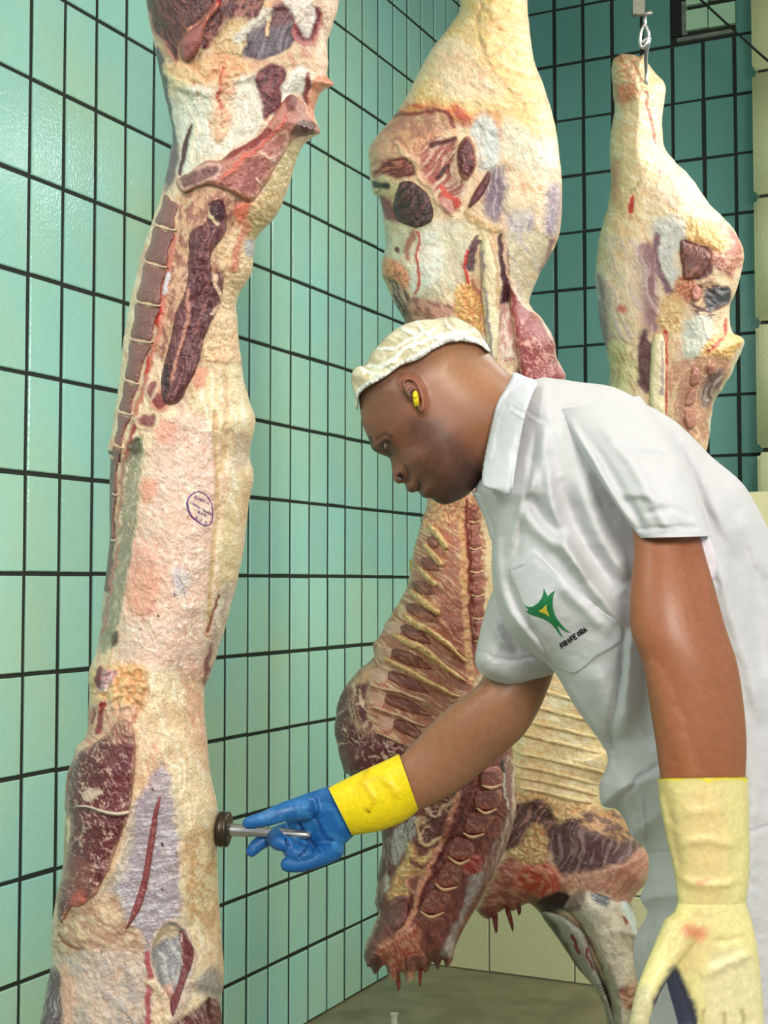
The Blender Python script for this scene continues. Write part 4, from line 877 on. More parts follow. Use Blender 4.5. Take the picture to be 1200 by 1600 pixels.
ops3 = [
 p_([(950, 80), (1045, 80), (1040, 230), (1110, 320), (1160, 380), (1080, 345), (1020, 350), (930, 430), (950, 250)], (236, 208, 160), f=8, tex='fib', ang=30, col2=(244, 228, 196), sc=7, amt=1.0),
 p_(m(l3, (220, 200), (300, 190), (330, 330), (240, 360)), (236, 206, 160), f=6, h=4, tex='lump', sc=9, col2=(218, 150, 116), amt=1.8),
 p_(m(l3, (230, 310), (290, 310), (300, 350), (250, 370)), (214, 112, 84), f=7, a=.7), p_(m(l3, (215, 580), (245, 590), (235, 720), (212, 690)), (216, 130, 98), f=7, a=.7),
 p_(m(l3, (375, 365), (402, 365), (400, 430), (372, 430)), (206, 214, 188), f=3, h=1),
 s_(m(l3, (340, 330), (350, 400), (365, 480), (380, 520)), (176, 88, 70), w=4, f=2, h=-3), s_(m(l3, (290, 700), (285, 740), (290, 760)), (200, 62, 50), w=7, f=3, h=-2), s_(m(l3, (385, 610), (390, 630)), (196, 70, 58), w=4, f=2),
 s_(m(l3, (330, 640), (280, 700), (240, 740)), (222, 196, 148), w=6, f=3, h=3),
 p_(m(l3, (420, 560), (480, 600), (520, 680), (440, 740), (380, 680)), (220, 190, 178), f=14, a=.5),
 p_(m(l3, (520, 820), (570, 790), (640, 810), (690, 870), (688, 940), (640, 960), (590, 900), (540, 880)), (178, 112, 96), f=5, h=4, tex='mix', ang=40, col2=(222, 180, 150), sc=7),
 p_(m(l3, (460, 800), (540, 770), (640, 860), (600, 900), (520, 870), (470, 860)), (236, 196, 128), f=5, h=3, tex='lump', sc=7, col2=(220, 160, 96)),
 p_(m(l3, (370, 790), (460, 780), (480, 860), (450, 920), (460, 980), (430, 1050), (380, 960)), (206, 206, 200), f=7, h=1, tex='fib', ang=60, col2=(228, 226, 214), sc=6),
 s_(m(l3, (380, 840), (372, 920), (400, 1000), (430, 1050)), (132, 90, 104), w=11, f=5, h=-2),
 p_(m(l3, (300, 900), (360, 880), (380, 1000), (390, 1100), (380, 1180), (340, 1180), (310, 1060)), (150, 108, 112), f=7, tex='fib', ang=80, col2=(200, 172, 170), sc=6),
 p_(m(l3, (170, 880), (260, 840), (320, 900), (330, 1080), (340, 1180), (250, 1220), (200, 1150)), (226, 206, 172), f=9, a=.8, tex='fib', ang=70, col2=(204, 190, 190), sc=7),
 p_(m(l3, (160, 990), (190, 1000), (205, 1140), (200, 1250), (175, 1180)), (152, 122, 132), f=6, tex='fib', ang=85, col2=(196, 180, 184), sc=5), p_(m(l3, (240, 1090), (270, 1090), (265, 1120), (240, 1120)), (206, 88, 78), f=5, a=.8),
 p_(m(l3, (470, 860), (500, 860), (580, 900), (570, 980), (480, 990)), (96, 44, 42), f=3, h=-5, tex='fib', ang=-50, col2=(160, 90, 78), sc=5),
 p_(m(l3, (590, 900), (660, 950), (650, 990), (600, 960), (560, 920)), (206, 150, 130), f=4, h=5, tex='lump', sc=6, col2=(150, 76, 66)),
 p_(m(l3, (500, 1040), (580, 1000), (640, 1060), (600, 1130), (520, 1130)), (110, 72, 66), f=5, h=-3, tex='mix', col2=(214, 186, 150), sc=5),
 p_(m(l3, (460, 990), (520, 1010), (500, 1080), (440, 1060)), (220, 160, 120), f=4, h=3, tex='lump', sc=5, col2=(160, 60, 50)),
 p_(m(l3, (555, 1040), (640, 1030), (630, 1080), (570, 1110)), (60, 56, 64), f=3, h=-4, tex='fib', ang=20, col2=(150, 150, 156), sc=5),
 p_(m(l3, (480, 1150), (560, 1130), (580, 1200), (560, 1280), (490, 1300), (470, 1220)), (206, 212, 196), f=6, tex='fib', ang=70, col2=(226, 228, 212), sc=7),
 p_(m(l3, (400, 1060), (470, 1060), (470, 1180), (400, 1190), (385, 1120)), (234, 206, 150), f=6, h=3, tex='lump', sc=6, col2=(210, 160, 104)),
 p_(m(l3, (580, 1200), (650, 1190), (690, 1220), (650, 1280), (590, 1320), (500, 1340), (520, 1290)), (238, 200, 124), f=5, h=3, tex='lump', sc=6, col2=(216, 150, 92)),
 s_(m(l3, (625, 1140), (620, 1200), (570, 1250)), (190, 80, 60), w=5, f=3),
 p_(m(l3, (320, 1200), (350, 1190), (370, 1300), (350, 1400), (310, 1360)), (96, 50, 54), f=4, h=-3),
 s_(m(l3, (410, 1190), (415, 1300), (410, 1420), (400, 1600)), (196, 40, 38), w=7, f=3, tex='fib', ang=88, col2=(226, 160, 130), sc=3), s_(m(l3, (430, 1190), (435, 1400), (425, 1600)), (222, 196, 150), w=9, f=3, h=3),
 p_(m(l3, (200, 1240), (290, 1230), (310, 1380), (240, 1400)), (232, 220, 170), f=6, h=2, tex='fib', ang=60, col2=(200, 170, 120), sc=5),
 p_(m(l3, (440, 1300), (640, 1280), (620, 1380), (570, 1560), (480, 1560), (430, 1440)), (198, 150, 122), f=5, tex='marb', ang=100, sc=8, col2=(240, 208, 160), amt=2),
 p_(m(l3, (560, 1350), (620, 1310), (600, 1400), (550, 1460), (530, 1420)), (110, 78, 76), f=4, tex='fib', ang=110, col2=(190, 170, 160), sc=4),
 s_(m(l3, (690, 1230), (650, 1330), (610, 1390), (580, 1460), (575, 1560)), (226, 218, 186), w=7, f=3, h=3),
 # flank with pale ribs
 p_([(780, 1060), (960, 1060), (955, 1180), (940, 1262), (880, 1275), (800, 1240), (770, 1200)], (240, 216, 160), f=6, tex='fib', ang=14, col2=(248, 234, 196), sc=6, amt=.5),
 p_(m(q3, (640, 200), (700, 180), (800, 220), (960, 230), (1010, 260), (880, 300), (760, 290), (660, 230)), (240, 206, 150), f=6, h=4, tex='lump', sc=7, col2=(222, 170, 110), amt=1.4),
 # brisket, shoulder
 p_(m(q3, (610, 250), (720, 215), (780, 260), (800, 340), (760, 420), (620, 420), (590, 380)), (92, 54, 50), f=5, h=-3, tex='fib', ang=-60, col2=(170, 120, 104), sc=6, amt=1.5),
 p_(m(q3, (780, 320), (860, 280), (960, 320), (1090, 360), (1116, 385), (1050, 450), (980, 470), (900, 530), (800, 500), (770, 400)), (92, 56, 58), f=5, h=1, tex='fib', ang=-70, col2=(150, 118, 116), sc=6, amt=1.4),
 p_(m(q3, (880, 270), (1000, 250), (1080, 330), (1040, 370), (960, 340), (900, 330)), (196, 150, 104), f=5, h=3, tex='mix', ang=30, col2=(120, 84, 74), sc=6, amt=1.8),
 p_(m(q3, (980, 470), (1060, 440), (1120, 390), (1142, 450), (1130, 530), (1070, 602), (1000, 580), (900, 550), (800, 560), (820, 500)), (212, 158, 134), f=6, h=3, tex='fib', ang=-50, col2=(188, 124, 106), sc=8, amt=1.3),
 p_(m(q3, (560, 480), (620, 420), (700, 380), (760, 440), (800, 540), (790, 600), (700, 600), (560, 640), (500, 640)), (176, 96, 84), f=6, h=2, tex='mix', ang=10, col2=(214, 150, 126), sc=7, amt=1.6),
 p_(m(q3, (660, 460), (770, 460), (810, 520), (800, 580), (700, 570), (640, 540)), (206, 70, 50), f=8, a=.8, tex='mix', ang=60, col2=(236, 150, 116), sc=5, amt=1.4),
 p_(m(q3, (600, 420), (660, 380), (700, 300), (740, 330), (760, 430), (680, 460)), (232, 196, 140), f=5, h=5, tex='lump', sc=8, col2=(206, 140, 90), amt=1.6),
 p_(m(q3, (780, 570), (830, 560), (840, 620), (760, 640), (700, 600)), (52, 24, 26), f=5, h=-4),
 p_(m(q3, (500, 620), (700, 600), (690, 640), (560, 680)), (150, 60, 58), f=5, tex='mix', col2=(190, 110, 100), sc=5),
 # shank, hidden skin side
 p_(m(q3, (720, 620), (800, 640), (900, 780), (1000, 950), (1010, 1100), (940, 1000), (840, 800), (740, 660)), (86, 74, 66), f=5, h=-2),
]
side3 = blob('beef_side', out3, M_meat, d=4.1, T=.15, TB=.13, R=62, step=1.7, base=FAT, ops=ops3, tissue=1.0, jag=1.6, noise=(2, 18),
             basetex=dict(tex='fib', ang=70, sc=7, col2=(228, 190, 150), amt=.8), label='furthest side of beef, at the right, shank on a steel hook, foreleg dangling', cat='beef side', group='sides of beef on hooks')
b3 = side3.obj
sh = m(q3, (815, 620), (850, 570), (900, 548), (960, 570), (1020, 590), (1068, 600), (1100, 720), (1082, 780), (1096, 930), (1085, 1040), (1075, 1200), (1030, 1200), (1000, 1050), (990, 960), (950, 830), (900, 720), (860, 660))
part('shank', sh, b3, side3, T=.05, R=30, base=(206, 196, 176), jag=1, nz=(1.2, 16), ops=[
    p_(sh, (206, 196, 176), f=4, tex='mix', ang=60, col2=(224, 214, 190), sc=9, edge=(170, 130, 110)), p_(m(q3, (920, 560), (990, 580), (980, 620), (930, 600)), (96, 100, 106), f=4, h=-3, tex='fib', col2=(196, 204, 208), sc=4),
    p_(m(q3, (850, 580), (900, 550), (890, 620), (820, 640)), (140, 116, 108), f=5), p_(m(q3, (1020, 930), (1090, 900), (1095, 1000), (1050, 1000)), (216, 160, 130), f=5, a=.9, tex='mix', col2=(140, 70, 54), sc=5),
    p_(m(q3, (1035, 600), (1065, 605), (1105, 715), (1088, 740)), (214, 232, 232), f=3, h=3), s_(m(q3, (1040, 655), (1050, 680)), (130, 40, 36), w=4, f=1.5)])
sb = m(q3, (730, 640), (790, 640), (850, 670), (900, 720), (940, 850), (990, 980), (1030, 1150), (1000, 1160), (960, 960), (880, 860), (800, 740))
part('shin_bone', sb, b3, side3, T=.045, R=14, base=(200, 192, 182), jag=1, ops=[p_(m(q3, (730, 640), (800, 700), (880, 860), (960, 990), (935, 990), (850, 850), (760, 700)), (96, 84, 74), f=4), s_(m(q3, (850, 720), (880, 790)), (150, 44, 40), w=5, f=2), s_(m(q3, (900, 780), (925, 840)), (150, 50, 44), w=4, f=2),
    p_(m(q3, (915, 880), (950, 860), (990, 940), (960, 960)), (226, 222, 214), f=2, h=2)] + [s_(m(q3, (940+i*7, 915+i*11), (975+i*5, 900+i*11)), (70, 60, 58), w=1.4, f=1, warp=1) for i in range(4)])
for i in range(8):
    x0, y0 = q3(632, 20+i*0); 
fr = [[(640, 40), (760, 62), (880, 92), (985, 120)], [(630, 85), (760, 110), (880, 140), (965, 160)], [(640, 130), (760, 150), (880, 180), (950, 200)], [(640, 170), (740, 185), (860, 215), (930, 225)]]
fr2 = [[(790, 1070), (850, 1080), (930, 1105)], [(790, 1095), (850, 1108), (935, 1130)], [(790, 1120), (850, 1133), (940, 1155)], [(795, 1142), (850, 1155), (945, 1178)]]
for k in fr2+[m(q3, *z) for z in fr]:
    part('rib', strip(k, [7, 9, 8]), b3, side3, T=.008, R=6, base=(244, 222, 168), jag=.8, smooth=0, step=1.8, nz=(.3, 6), ops=[s_(np.array(k)+(0, 4), (206, 168, 120), w=3, f=3)])
part('muscle', m(l3, (462, 860), (500, 868), (560, 890), (575, 930), (540, 985), (480, 1000), (470, 950)), b3, side3, T=.02, R=8, base=(104, 54, 50), ops=[p_(m(l3, (460, 860), (580, 880), (560, 990), (470, 1000)), (104, 52, 48), tex='fib', ang=-50, col2=(160, 98, 84), sc=4)])
part('bone', m(l3, (500, 1035), (520, 1018), (540, 1035), (535, 1070), (510, 1075)), b3, side3, T=.02, R=5, base=(200, 132, 118))
part('shin_tendon', m(l3, (360, 1220), (385, 1190), (410, 1220), (412, 1420), (405, 1600), (365, 1600), (352, 1400)), b3, side3, T=.025, R=10, base=(236, 226, 184), ops=[s_(m(l3, (398, 1220), (400, 1400)), (170, 150, 150), w=5, f=3)])
for q in ([(505, 1310), (535, 1320), (530, 1370), (500, 1375)], [(490, 1400), (520, 1390), (515, 1440), (480, 1450)], [(475, 1470), (510, 1460), (520, 1520), (490, 1530)], [(560, 1310), (590, 1300), (590, 1330), (565, 1340)]):
    part('vertebra', m(l3, *q), b3, side3, T=.016, R=5, base=(186, 128, 110))
for q in ([(768, 1428), (777, 1424), (778, 1450), (775, 1459), (772, 1450)], [(788, 1418), (795, 1416), (802, 1440), (802, 1456), (797, 1446)], [(806, 1412), (814, 1412), (814, 1426), (810, 1430)]):
    part('blood_drip', q, b3, side3, T=.006, R=3, base=(140, 54, 50), step=1.3)

# ================================================================== hooks and rail
ZR = 3.52
def rod(name, pts, r, mat, **k):
    V, F = tube_raw(pts, r, 12); return mesh_obj(name, V, F, mat, **k)
h3 = empty('meat_hook', tuple(P(1010, 28, 4.08)), label='steel swivel hook through the shank of the furthest side, at top right', cat='hook', group='hooks of the overhead rail')
top3 = P(998, -60, 4.08)
def boxpx(u0, v0, u1, v1, d0, d1):
    q = [P(u, v, d) for d in (d0, d1) for (u, v) in ((u0, v0), (u1, v0), (u1, v1), (u0, v1))]
    return np.array(q), [(0, 1, 2, 3), (7, 6, 5, 4), (0, 4, 5, 1), (1, 5, 6, 2), (2, 6, 7, 3), (3, 7, 4, 0)]
V, F = boxpx(989, -168, 1008, 22, 4.05, 4.11); mesh_obj('hanger_bar', V, F, M_galv, smooth=False, parent=h3)
V, F = loft_raw([(988, 18, 1017, 15, 4.08, 1), (985, 22, 1020, 19, 4.08, 1), (988, 27, 1017, 24, 4.08, 1)], 20, 3); mesh_obj('swivel_disc', V, F, M_galv, parent=h3)
d3 = 4.07
rod('swivel_pin', [P(1007, 24, d3), P(1008, 40, d3)], .006, M_steel, parent=h3)
rod('shackle', [P(1007, 38, d3), P(1001, 50, d3), P(1000, 66, d3), P(1004, 74, d3), P(1010, 66, d3), P(1013, 52, d3), P(1008, 38, d3)], .006, M_steel, parent=h3)
rod('hook_rod', [P(1003, 66, d3), P(1014, 58, d3), P(1012, 72, d3), P(1009, 90, d3-.06), P(1010, 120, d3-.09), P(1008, 148, d3-.06), P(1000, 160, d3)], .0055, M_steel, parent=h3)
for (uu, vv, dd, lab) in ((352, -690, 2.15, 'steel hook above the frame carrying the left side of beef'), (788, -315, 3.2, 'steel hook above the frame carrying the middle side of beef')):
    a = P(uu, vv, dd); hk = empty('meat_hook', tuple(a), label=lab, cat='hook', group='hooks of the overhead rail')
    rod('hook_rod', [a+(0, 0, -.05), a+(.03, 0, 0), a+(0, 0, .06), a+(0, 0, .12)], .006, M_steel, parent=hk)
    box('hanger_bar', a+(-.012, -.03, .10), np.array([a[0]+.012, a[1]+.03, ZR]), M_galv, parent=hk)
# overhead rail passes over the three hooks
ra = [P(352, -690, 2.15), P(788, -315, 3.2), P(998, -330, 4.08)]
for p in ra: p[2] = ZR+.03
d0 = ra[0]+(ra[0]-ra[1])*.8
rod('overhead_rail', [d0, ra[0], ra[1], ra[2], ra[2]+(ra[2]-ra[1])*.25], .035, M_galv, label='grey overhead rail carrying the hooks, above the frame', cat='rail')
for p in (ra[0], ra[1]): rod('rail_bracket', [p+(0, 0, .02), np.array([p[0], p[1], HC])], .02, M_galv, parent=bpy.data.objects['overhead_rail'])
# ================================================================== the worker
def h6(x, y): return (520+x/3.529, 460+y/3.529)
def w4(x, y): return (740+x/2.609, 560+y/2.609)
def k8(x, y): return (800+x/8.571, 900+y/8.571)
DH = 1.95
face = m(h6, (142, 560), (150, 640), (163, 720), (188, 780), (206, 820), (213, 852), (245, 876), (292, 893), (316, 905), (323, 950), (328, 995), (338, 1032), (368, 1047), (398, 1030), (402, 1048), (400, 1075), (436, 1096), (466, 1084), (474, 1072), (478, 1095), (500, 1124), (545, 1124), (566, 1144), (620, 1162), (680, 1142), (740, 1112), (800, 1052), (835, 1010))
head_out = face + [(785, 765), (830, 740), (865, 690), (850, 620), (815, 596), (799, 587), (783, 572), (764, 551), (752, 532), (735, 514), (705, 503), (670, 506), (635, 514), (606, 534), (588, 552), (572, 576), (561, 598)]
tm = [(613, 742, 24, .42), (640, 768, 22, .62), (585, 700, 14, .8), (690, 780, 26, .75), (790, 700, 60, .82)]
HB = blob('x', head_out, M_skin, d=DH, T=.079, R=92, step=2.8, geo_only=True, tmap=tm, noise=(0, 30), mott=0, smooth=3)
ear_out = m(h6, (376, 495), (378, 465), (400, 450), (430, 450), (465, 468), (495, 510), (513, 560), (516, 612), (506, 650), (488, 662), (468, 640), (440, 600), (400, 555))
EB = blob('x', ear_out, M_skin, T=.016, R=9, step=1.6, geo_only=True, on=HB, noise=(0, 30), mott=0)
core_out = [(800, 610), (860, 612), (960, 640), (1060, 700), (1140, 790), (1190, 900), (1240, 1050), (1290, 1300), (1300, 1700), (1050, 1700), (1040, 1400), (1000, 1240), (960, 1140), (900, 1050), (830, 980), (800, 900), (790, 820), (775, 730)]
TB_ = blob('x', core_out, M_skin, d=1.95, T=.125, R=110, step=5, geo_only=True, noise=(0, 30), mott=0)
near_arm = loft_raw([(930, 700, 1040, 680, 1.84, .9), (965, 760, 1070, 745, 1.76, .85), (985, 815, 1088, 805, 1.72, .82), (990, 860, 1099, 855, 1.705, .8), (984, 925, 1118, 922, 1.69, .8), (985, 985, 1134, 980, 1.68, .8), (1003, 1035, 1152, 1035, 1.672, .78),
                     (1014, 1097, 1162, 1097, 1.668, .74), (1024, 1160, 1167, 1158, 1.666, .72), (1033, 1225, 1165, 1222, 1.666, .7), (1050, 1320, 1160, 1320, 1.664, .68), (1063, 1400, 1155, 1400, 1.66, .66)], 32, 6)
far_arm = loft_raw([(800, 900, 905, 890, 2.0, .9), (775, 960, 885, 960, 2.06, .85), (760, 1030, 872, 1028, 2.075, .85), (752, 1062, 862, 1062, 2.075, .85), (728, 1086, 845, 1104, 2.075, .85), (700, 1106, 818, 1149, 2.08, .82), (672, 1132, 778, 1184, 2.085, .8),
                    (650, 1156, 724, 1230, 2.09, .8), (622, 1184, 664, 1263, 2.09, .8), (575, 1205, 606, 1284, 2.1, .78), (530, 1232, 552, 1296, 2.105, .75)], 32, 6)
v, f, nr = fuse([(HB.verts, HB.faces), (EB.verts, EB.faces), (TB_.verts, TB_.faces), near_arm, far_arm], .0032, 2)
SK = (146, 96, 68); SKD = (112, 70, 52)
skin_ops = [
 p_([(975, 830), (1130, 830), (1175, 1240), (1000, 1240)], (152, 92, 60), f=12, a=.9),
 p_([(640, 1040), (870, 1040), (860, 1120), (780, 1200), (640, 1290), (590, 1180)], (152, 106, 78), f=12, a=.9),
 # face darkened for its shade, short beard, shaved fade under the net
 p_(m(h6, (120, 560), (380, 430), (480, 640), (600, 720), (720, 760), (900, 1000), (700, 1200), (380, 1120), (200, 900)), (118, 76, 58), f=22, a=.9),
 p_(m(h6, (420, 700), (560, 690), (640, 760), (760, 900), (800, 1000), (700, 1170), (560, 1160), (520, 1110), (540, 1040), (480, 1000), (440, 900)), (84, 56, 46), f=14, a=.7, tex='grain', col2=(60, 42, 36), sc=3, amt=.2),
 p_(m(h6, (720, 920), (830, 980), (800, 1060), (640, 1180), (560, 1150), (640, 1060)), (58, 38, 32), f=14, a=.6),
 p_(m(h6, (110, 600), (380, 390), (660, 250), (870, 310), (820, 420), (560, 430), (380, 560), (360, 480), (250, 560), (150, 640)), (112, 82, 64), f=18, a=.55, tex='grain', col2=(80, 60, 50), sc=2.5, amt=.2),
 p_(m(h6, (560, 330), (760, 300), (900, 400), (900, 560), (700, 560), (560, 480)), (178, 128, 88), f=26, a=.6),  # top of the neck painted lighter for the highlight there
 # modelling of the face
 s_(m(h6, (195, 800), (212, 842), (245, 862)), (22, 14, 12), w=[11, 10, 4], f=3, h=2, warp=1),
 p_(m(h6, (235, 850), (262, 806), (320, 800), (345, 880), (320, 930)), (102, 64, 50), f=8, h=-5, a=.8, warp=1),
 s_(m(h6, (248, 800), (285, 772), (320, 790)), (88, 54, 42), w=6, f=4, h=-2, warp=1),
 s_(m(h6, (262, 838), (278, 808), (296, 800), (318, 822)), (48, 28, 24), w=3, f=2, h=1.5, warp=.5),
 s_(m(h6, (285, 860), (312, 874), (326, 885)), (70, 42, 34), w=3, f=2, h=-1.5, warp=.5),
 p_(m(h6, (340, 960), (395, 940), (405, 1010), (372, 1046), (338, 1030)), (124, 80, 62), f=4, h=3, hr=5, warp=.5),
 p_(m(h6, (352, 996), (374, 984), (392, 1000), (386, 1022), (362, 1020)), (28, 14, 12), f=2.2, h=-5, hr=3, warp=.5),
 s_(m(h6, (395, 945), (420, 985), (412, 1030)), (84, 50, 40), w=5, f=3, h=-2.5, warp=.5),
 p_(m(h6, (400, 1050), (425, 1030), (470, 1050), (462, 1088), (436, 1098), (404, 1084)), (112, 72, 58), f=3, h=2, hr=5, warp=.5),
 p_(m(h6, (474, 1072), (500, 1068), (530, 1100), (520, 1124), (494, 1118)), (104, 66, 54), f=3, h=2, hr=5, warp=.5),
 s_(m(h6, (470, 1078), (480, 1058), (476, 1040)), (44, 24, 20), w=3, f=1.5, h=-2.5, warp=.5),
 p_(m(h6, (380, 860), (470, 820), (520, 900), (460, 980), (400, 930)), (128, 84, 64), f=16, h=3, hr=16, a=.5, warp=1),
 # ear
 p_(m(h6, (392, 500), (398, 474), (430, 468), (460, 492), (484, 540), (494, 600), (482, 640), (460, 610), (430, 560)), (118, 70, 54), f=2.5, h=-9, hr=4, warp=.5),
 s_(m(h6, (380, 520), (378, 468), (428, 455), (470, 478), (500, 530), (510, 610), (490, 655)), (158, 98, 76), w=6, f=2, h=2.5, warp=.3),
 s_(m(h6, (410, 500), (450, 520), (470, 570)), (140, 86, 66), w=5, f=2, h=4, warp=.3),
 p_(m(h6, (426, 540), (462, 535), (478, 590), (466, 630), (446, 600)), (56, 30, 22), f=2, h=-3, warp=.3),
 p_(m(h6, (420, 600), (440, 590), (450, 625), (430, 630)), (142, 90, 68), f=2, h=4, warp=.3),
 # elbow and arm form
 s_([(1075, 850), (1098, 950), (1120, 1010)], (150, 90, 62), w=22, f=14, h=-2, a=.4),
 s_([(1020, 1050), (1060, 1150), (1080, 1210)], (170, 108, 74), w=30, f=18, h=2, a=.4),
]
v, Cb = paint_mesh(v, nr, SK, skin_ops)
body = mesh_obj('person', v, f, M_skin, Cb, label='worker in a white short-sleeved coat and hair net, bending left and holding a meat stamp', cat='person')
# eye, ear plug
EY = blob('eye', m(h6, (268, 838), (278, 824), (290, 822), (296, 838), (292, 852), (280, 852)), M_skin, T=.0025, R=2.5, step=.7, base=(176, 164, 156), on=HB, lift=-.0045, noise=(0, 9), mott=0, parent=body, label='dark eye looking down',
          ops=[p_(m(h6, (262, 838), (272, 818), (284, 822), (283, 852), (270, 854)), (30, 20, 18), f=.8, warp=.2)])
pl = empty('ear_plug', tuple(P(649, 622, DH-.093)), parent=body, label='yellow ear plug')
V, F = tube_raw([P(649, 617, DH-.088), P(650, 624, DH-.092), P(651, 632, DH-.086)], [.0042, .004, .0036], 12); mesh_obj('foam_tip', V, F, M_yellow, parent=pl)
V, F = tube_raw([P(649, 614, DH-.094), P(649, 619, DH-.096)], [.0030, .0034], 12); mesh_obj('stem', V, F, M_yellow, parent=pl)

# hair net
big_out = [(557, 640), (550, 600), (549, 582), (557, 572), (573, 568), (579, 552), (591, 538), (605, 524), (625, 510), (647, 501), (679, 498), (713, 496), (741, 510), (756, 528), (766, 545), (780, 590), (760, 660), (700, 700), (600, 700)]
BG = blob('x', big_out, M_net, d=DH, T=.088, R=92, step=3, geo_only=True, noise=(0, 30), mott=0, smooth=3)
net_out = m(h6, (106, 430), (104, 500), (120, 560), (124, 620), (138, 636), (142, 580), (152, 550), (200, 510), (290, 460), (370, 400), (440, 375), (500, 345), (570, 300), (650, 265), (720, 262), (800, 277), (862, 322), (866, 300), (832, 240), (782, 180), (690, 132), (640, 124), (560, 134), (450, 146), (370, 178), (300, 226), (250, 278), (210, 330), (186, 384), (130, 398))
NW = (224, 216, 186)
net = blob('hair_net', net_out, M_net, T=.008, R=9, step=1.6, base=NW, on=BG, sink=.03, lift=-.002, jag=1.0, noise=(1.6, 14), mott=.1, smooth=3, parent=body, label='white disposable hair net with elastic edge', ops=[
    p_(net_out, NW, f=3, tex='mix', ang=30, col2=(198, 184, 150), sc=9, amt=1.6),
    s_(m(h6, (120, 590), (150, 545), (220, 490), (300, 448), (370, 395), (440, 362), (510, 325), (580, 285), (650, 250), (720, 245), (800, 265), (850, 300)), (240, 240, 232), w=15, f=4, h=4, tex='fib', ang=58, col2=(200, 200, 190), sc=4.5, amt=3.5, bend=.2),
    s_(m(h6, (200, 400), (300, 380), (420, 290), (600, 230), (780, 200)), (240, 240, 226), w=6, f=3, h=4), s_(m(h6, (240, 290), (330, 300), (440, 240), (560, 190)), (240, 240, 226), w=5, f=3, h=4), s_(m(h6, (470, 150), (500, 200), (560, 240), (640, 240)), (240, 240, 226), w=5, f=3, h=4),
    s_(m(h6, (380, 180), (450, 220), (440, 300)), (240, 240, 226), w=5, f=3, h=3), s_(m(h6, (620, 140), (660, 190), (740, 210)), (240, 240, 226), w=4, f=3, h=3), s_(m(h6, (150, 410), (200, 440), (260, 430)), (240, 240, 226), w=5, f=3, h=3)])

# coat ---------------------------------------------------------------
CW = (204, 203, 204)
coat_out = [(772, 700), (800, 625), (838, 592), (870, 592), (905, 597), (960, 605), (1010, 632), (1060, 662), (1110, 712), (1150, 745), (1172, 772), (1202, 830), (1232, 905), (1270, 1010), (1310, 1160), (1340, 1350), (1360, 1600), (1370, 1900), (1010, 1920), (992, 1760), (992, 1640), (1004, 1570), (990, 1505), (993, 1462), (1012, 1428), (1000, 1404),
            (1010, 1377), (1014, 1343), (1003, 1320), (987, 1307), (976, 1282), (962, 1264), (940, 1258), (937, 1222), (945, 1205), (947, 1174), (900, 1107), (866, 1050), (830, 1020), (792, 985), (775, 940), (768, 890), (768, 840), (757, 805), (742, 766), (756, 740)]
def F_(pts, w, h, f=8): return s_(m(w4, *pts), CW, w=w*1.15, f=f, h=h*(1.75 if w > 6 else 1.2), a=.0, warp=1.5, g=w > 6)
coat_ops = [
 F_([(225, 225), (300, 252), (360, 212), (480, 178), (620, 160), (720, 200)], 4, -3.5, 2), F_([(230, 240), (300, 265), (370, 225)], 5, 2.5, 2),
 F_([(265, 260), (235, 420), (215, 560), (190, 700), (170, 820)], 9, -5), F_([(290, 260), (270, 430), (230, 560)], 16, 6), F_([(245, 420), (210, 600), (120, 820)], 14, 5),
 F_([(300, 260), (300, 420), (320, 600), (380, 760), (460, 900), (560, 1030), (620, 1100)], 20, 9), F_([(350, 480), (410, 660), (500, 820), (600, 960)], 26, -9), F_([(420, 470), (480, 640), (560, 800), (630, 900)], 26, 9),
 F_([(180, 590), (260, 700), (380, 790), (470, 900)], 22, 8), F_([(215, 560), (300, 660), (380, 730)], 20, -9), F_([(100, 640), (100, 860), (140, 1020), (260, 1180), (320, 1280)], 15, 7), F_([(140, 880), (180, 1020), (270, 1150)], 10, -5),
 F_([(420, 290), (520, 420), (600, 520)], 26, 6), F_([(620, 1100), (600, 1300), (560, 1500), (580, 1700)], 12, -8), F_([(640, 1100), (630, 1300), (600, 1560)], 22, 9), F_([(480, 1250), (540, 1400), (560, 1560)], 34, 8),
 F_([(340, 1290), (420, 1420), (520, 1560), (560, 1700)], 18, 7), F_([(700, 1150), (700, 1400), (740, 1600)], 26, -6),
 F_([(640, 210), (760, 260), (900, 400), (1000, 600), (1060, 800)], 26, 6), F_([(800, 280), (860, 420), (920, 560), (980, 760)], 16, -7), F_([(760, 250), (820, 420), (880, 520)], 14, 7), F_([(1000, 760), (1040, 1000), (1120, 1250), (1180, 1500)], 26, 8), F_([(1060, 700), (1140, 1000), (1190, 1300)], 30, -8),
 F_([(960, 560), (1060, 760), (1160, 1050)], 20, 6), F_([(1080, 620), (1140, 760), (1200, 900)], 20, 7), F_([(1010, 930), (960, 900), (1000, 1100), (1080, 1400)], 10, -4),
 s_([(950, 1180), (985, 1270), (1010, 1340), (1030, 1420)], CW, w=18, f=6, h=8, a=0, g=1), s_([(960, 1260), (1000, 1215), (1030, 1190)], CW, w=10, f=4, h=-7, a=0, g=1), s_([(1000, 1240), (1008, 1290), (1004, 1340)], CW, w=7, f=3, h=5, a=0, g=1), s_([(1014, 1333), (1050, 1330)], CW, w=4, f=2, h=-4, a=0),
 s_([(1180, 1200), (1172, 1400), (1185, 1600)], CW, w=26, f=8, h=8, a=0, g=1), s_([(1020, 1410), (1010, 1500), (1020, 1600)], CW, w=16, f=5, h=-7, a=0, g=1), s_([(1172, 1300), (1200, 1290)], CW, w=5, f=2, h=-4, a=0),
 p_([(1010, 1430), (1030, 1440), (1030, 1520), (1005, 1560), (990, 1500)], (196, 188, 188), f=6, a=.4),
]
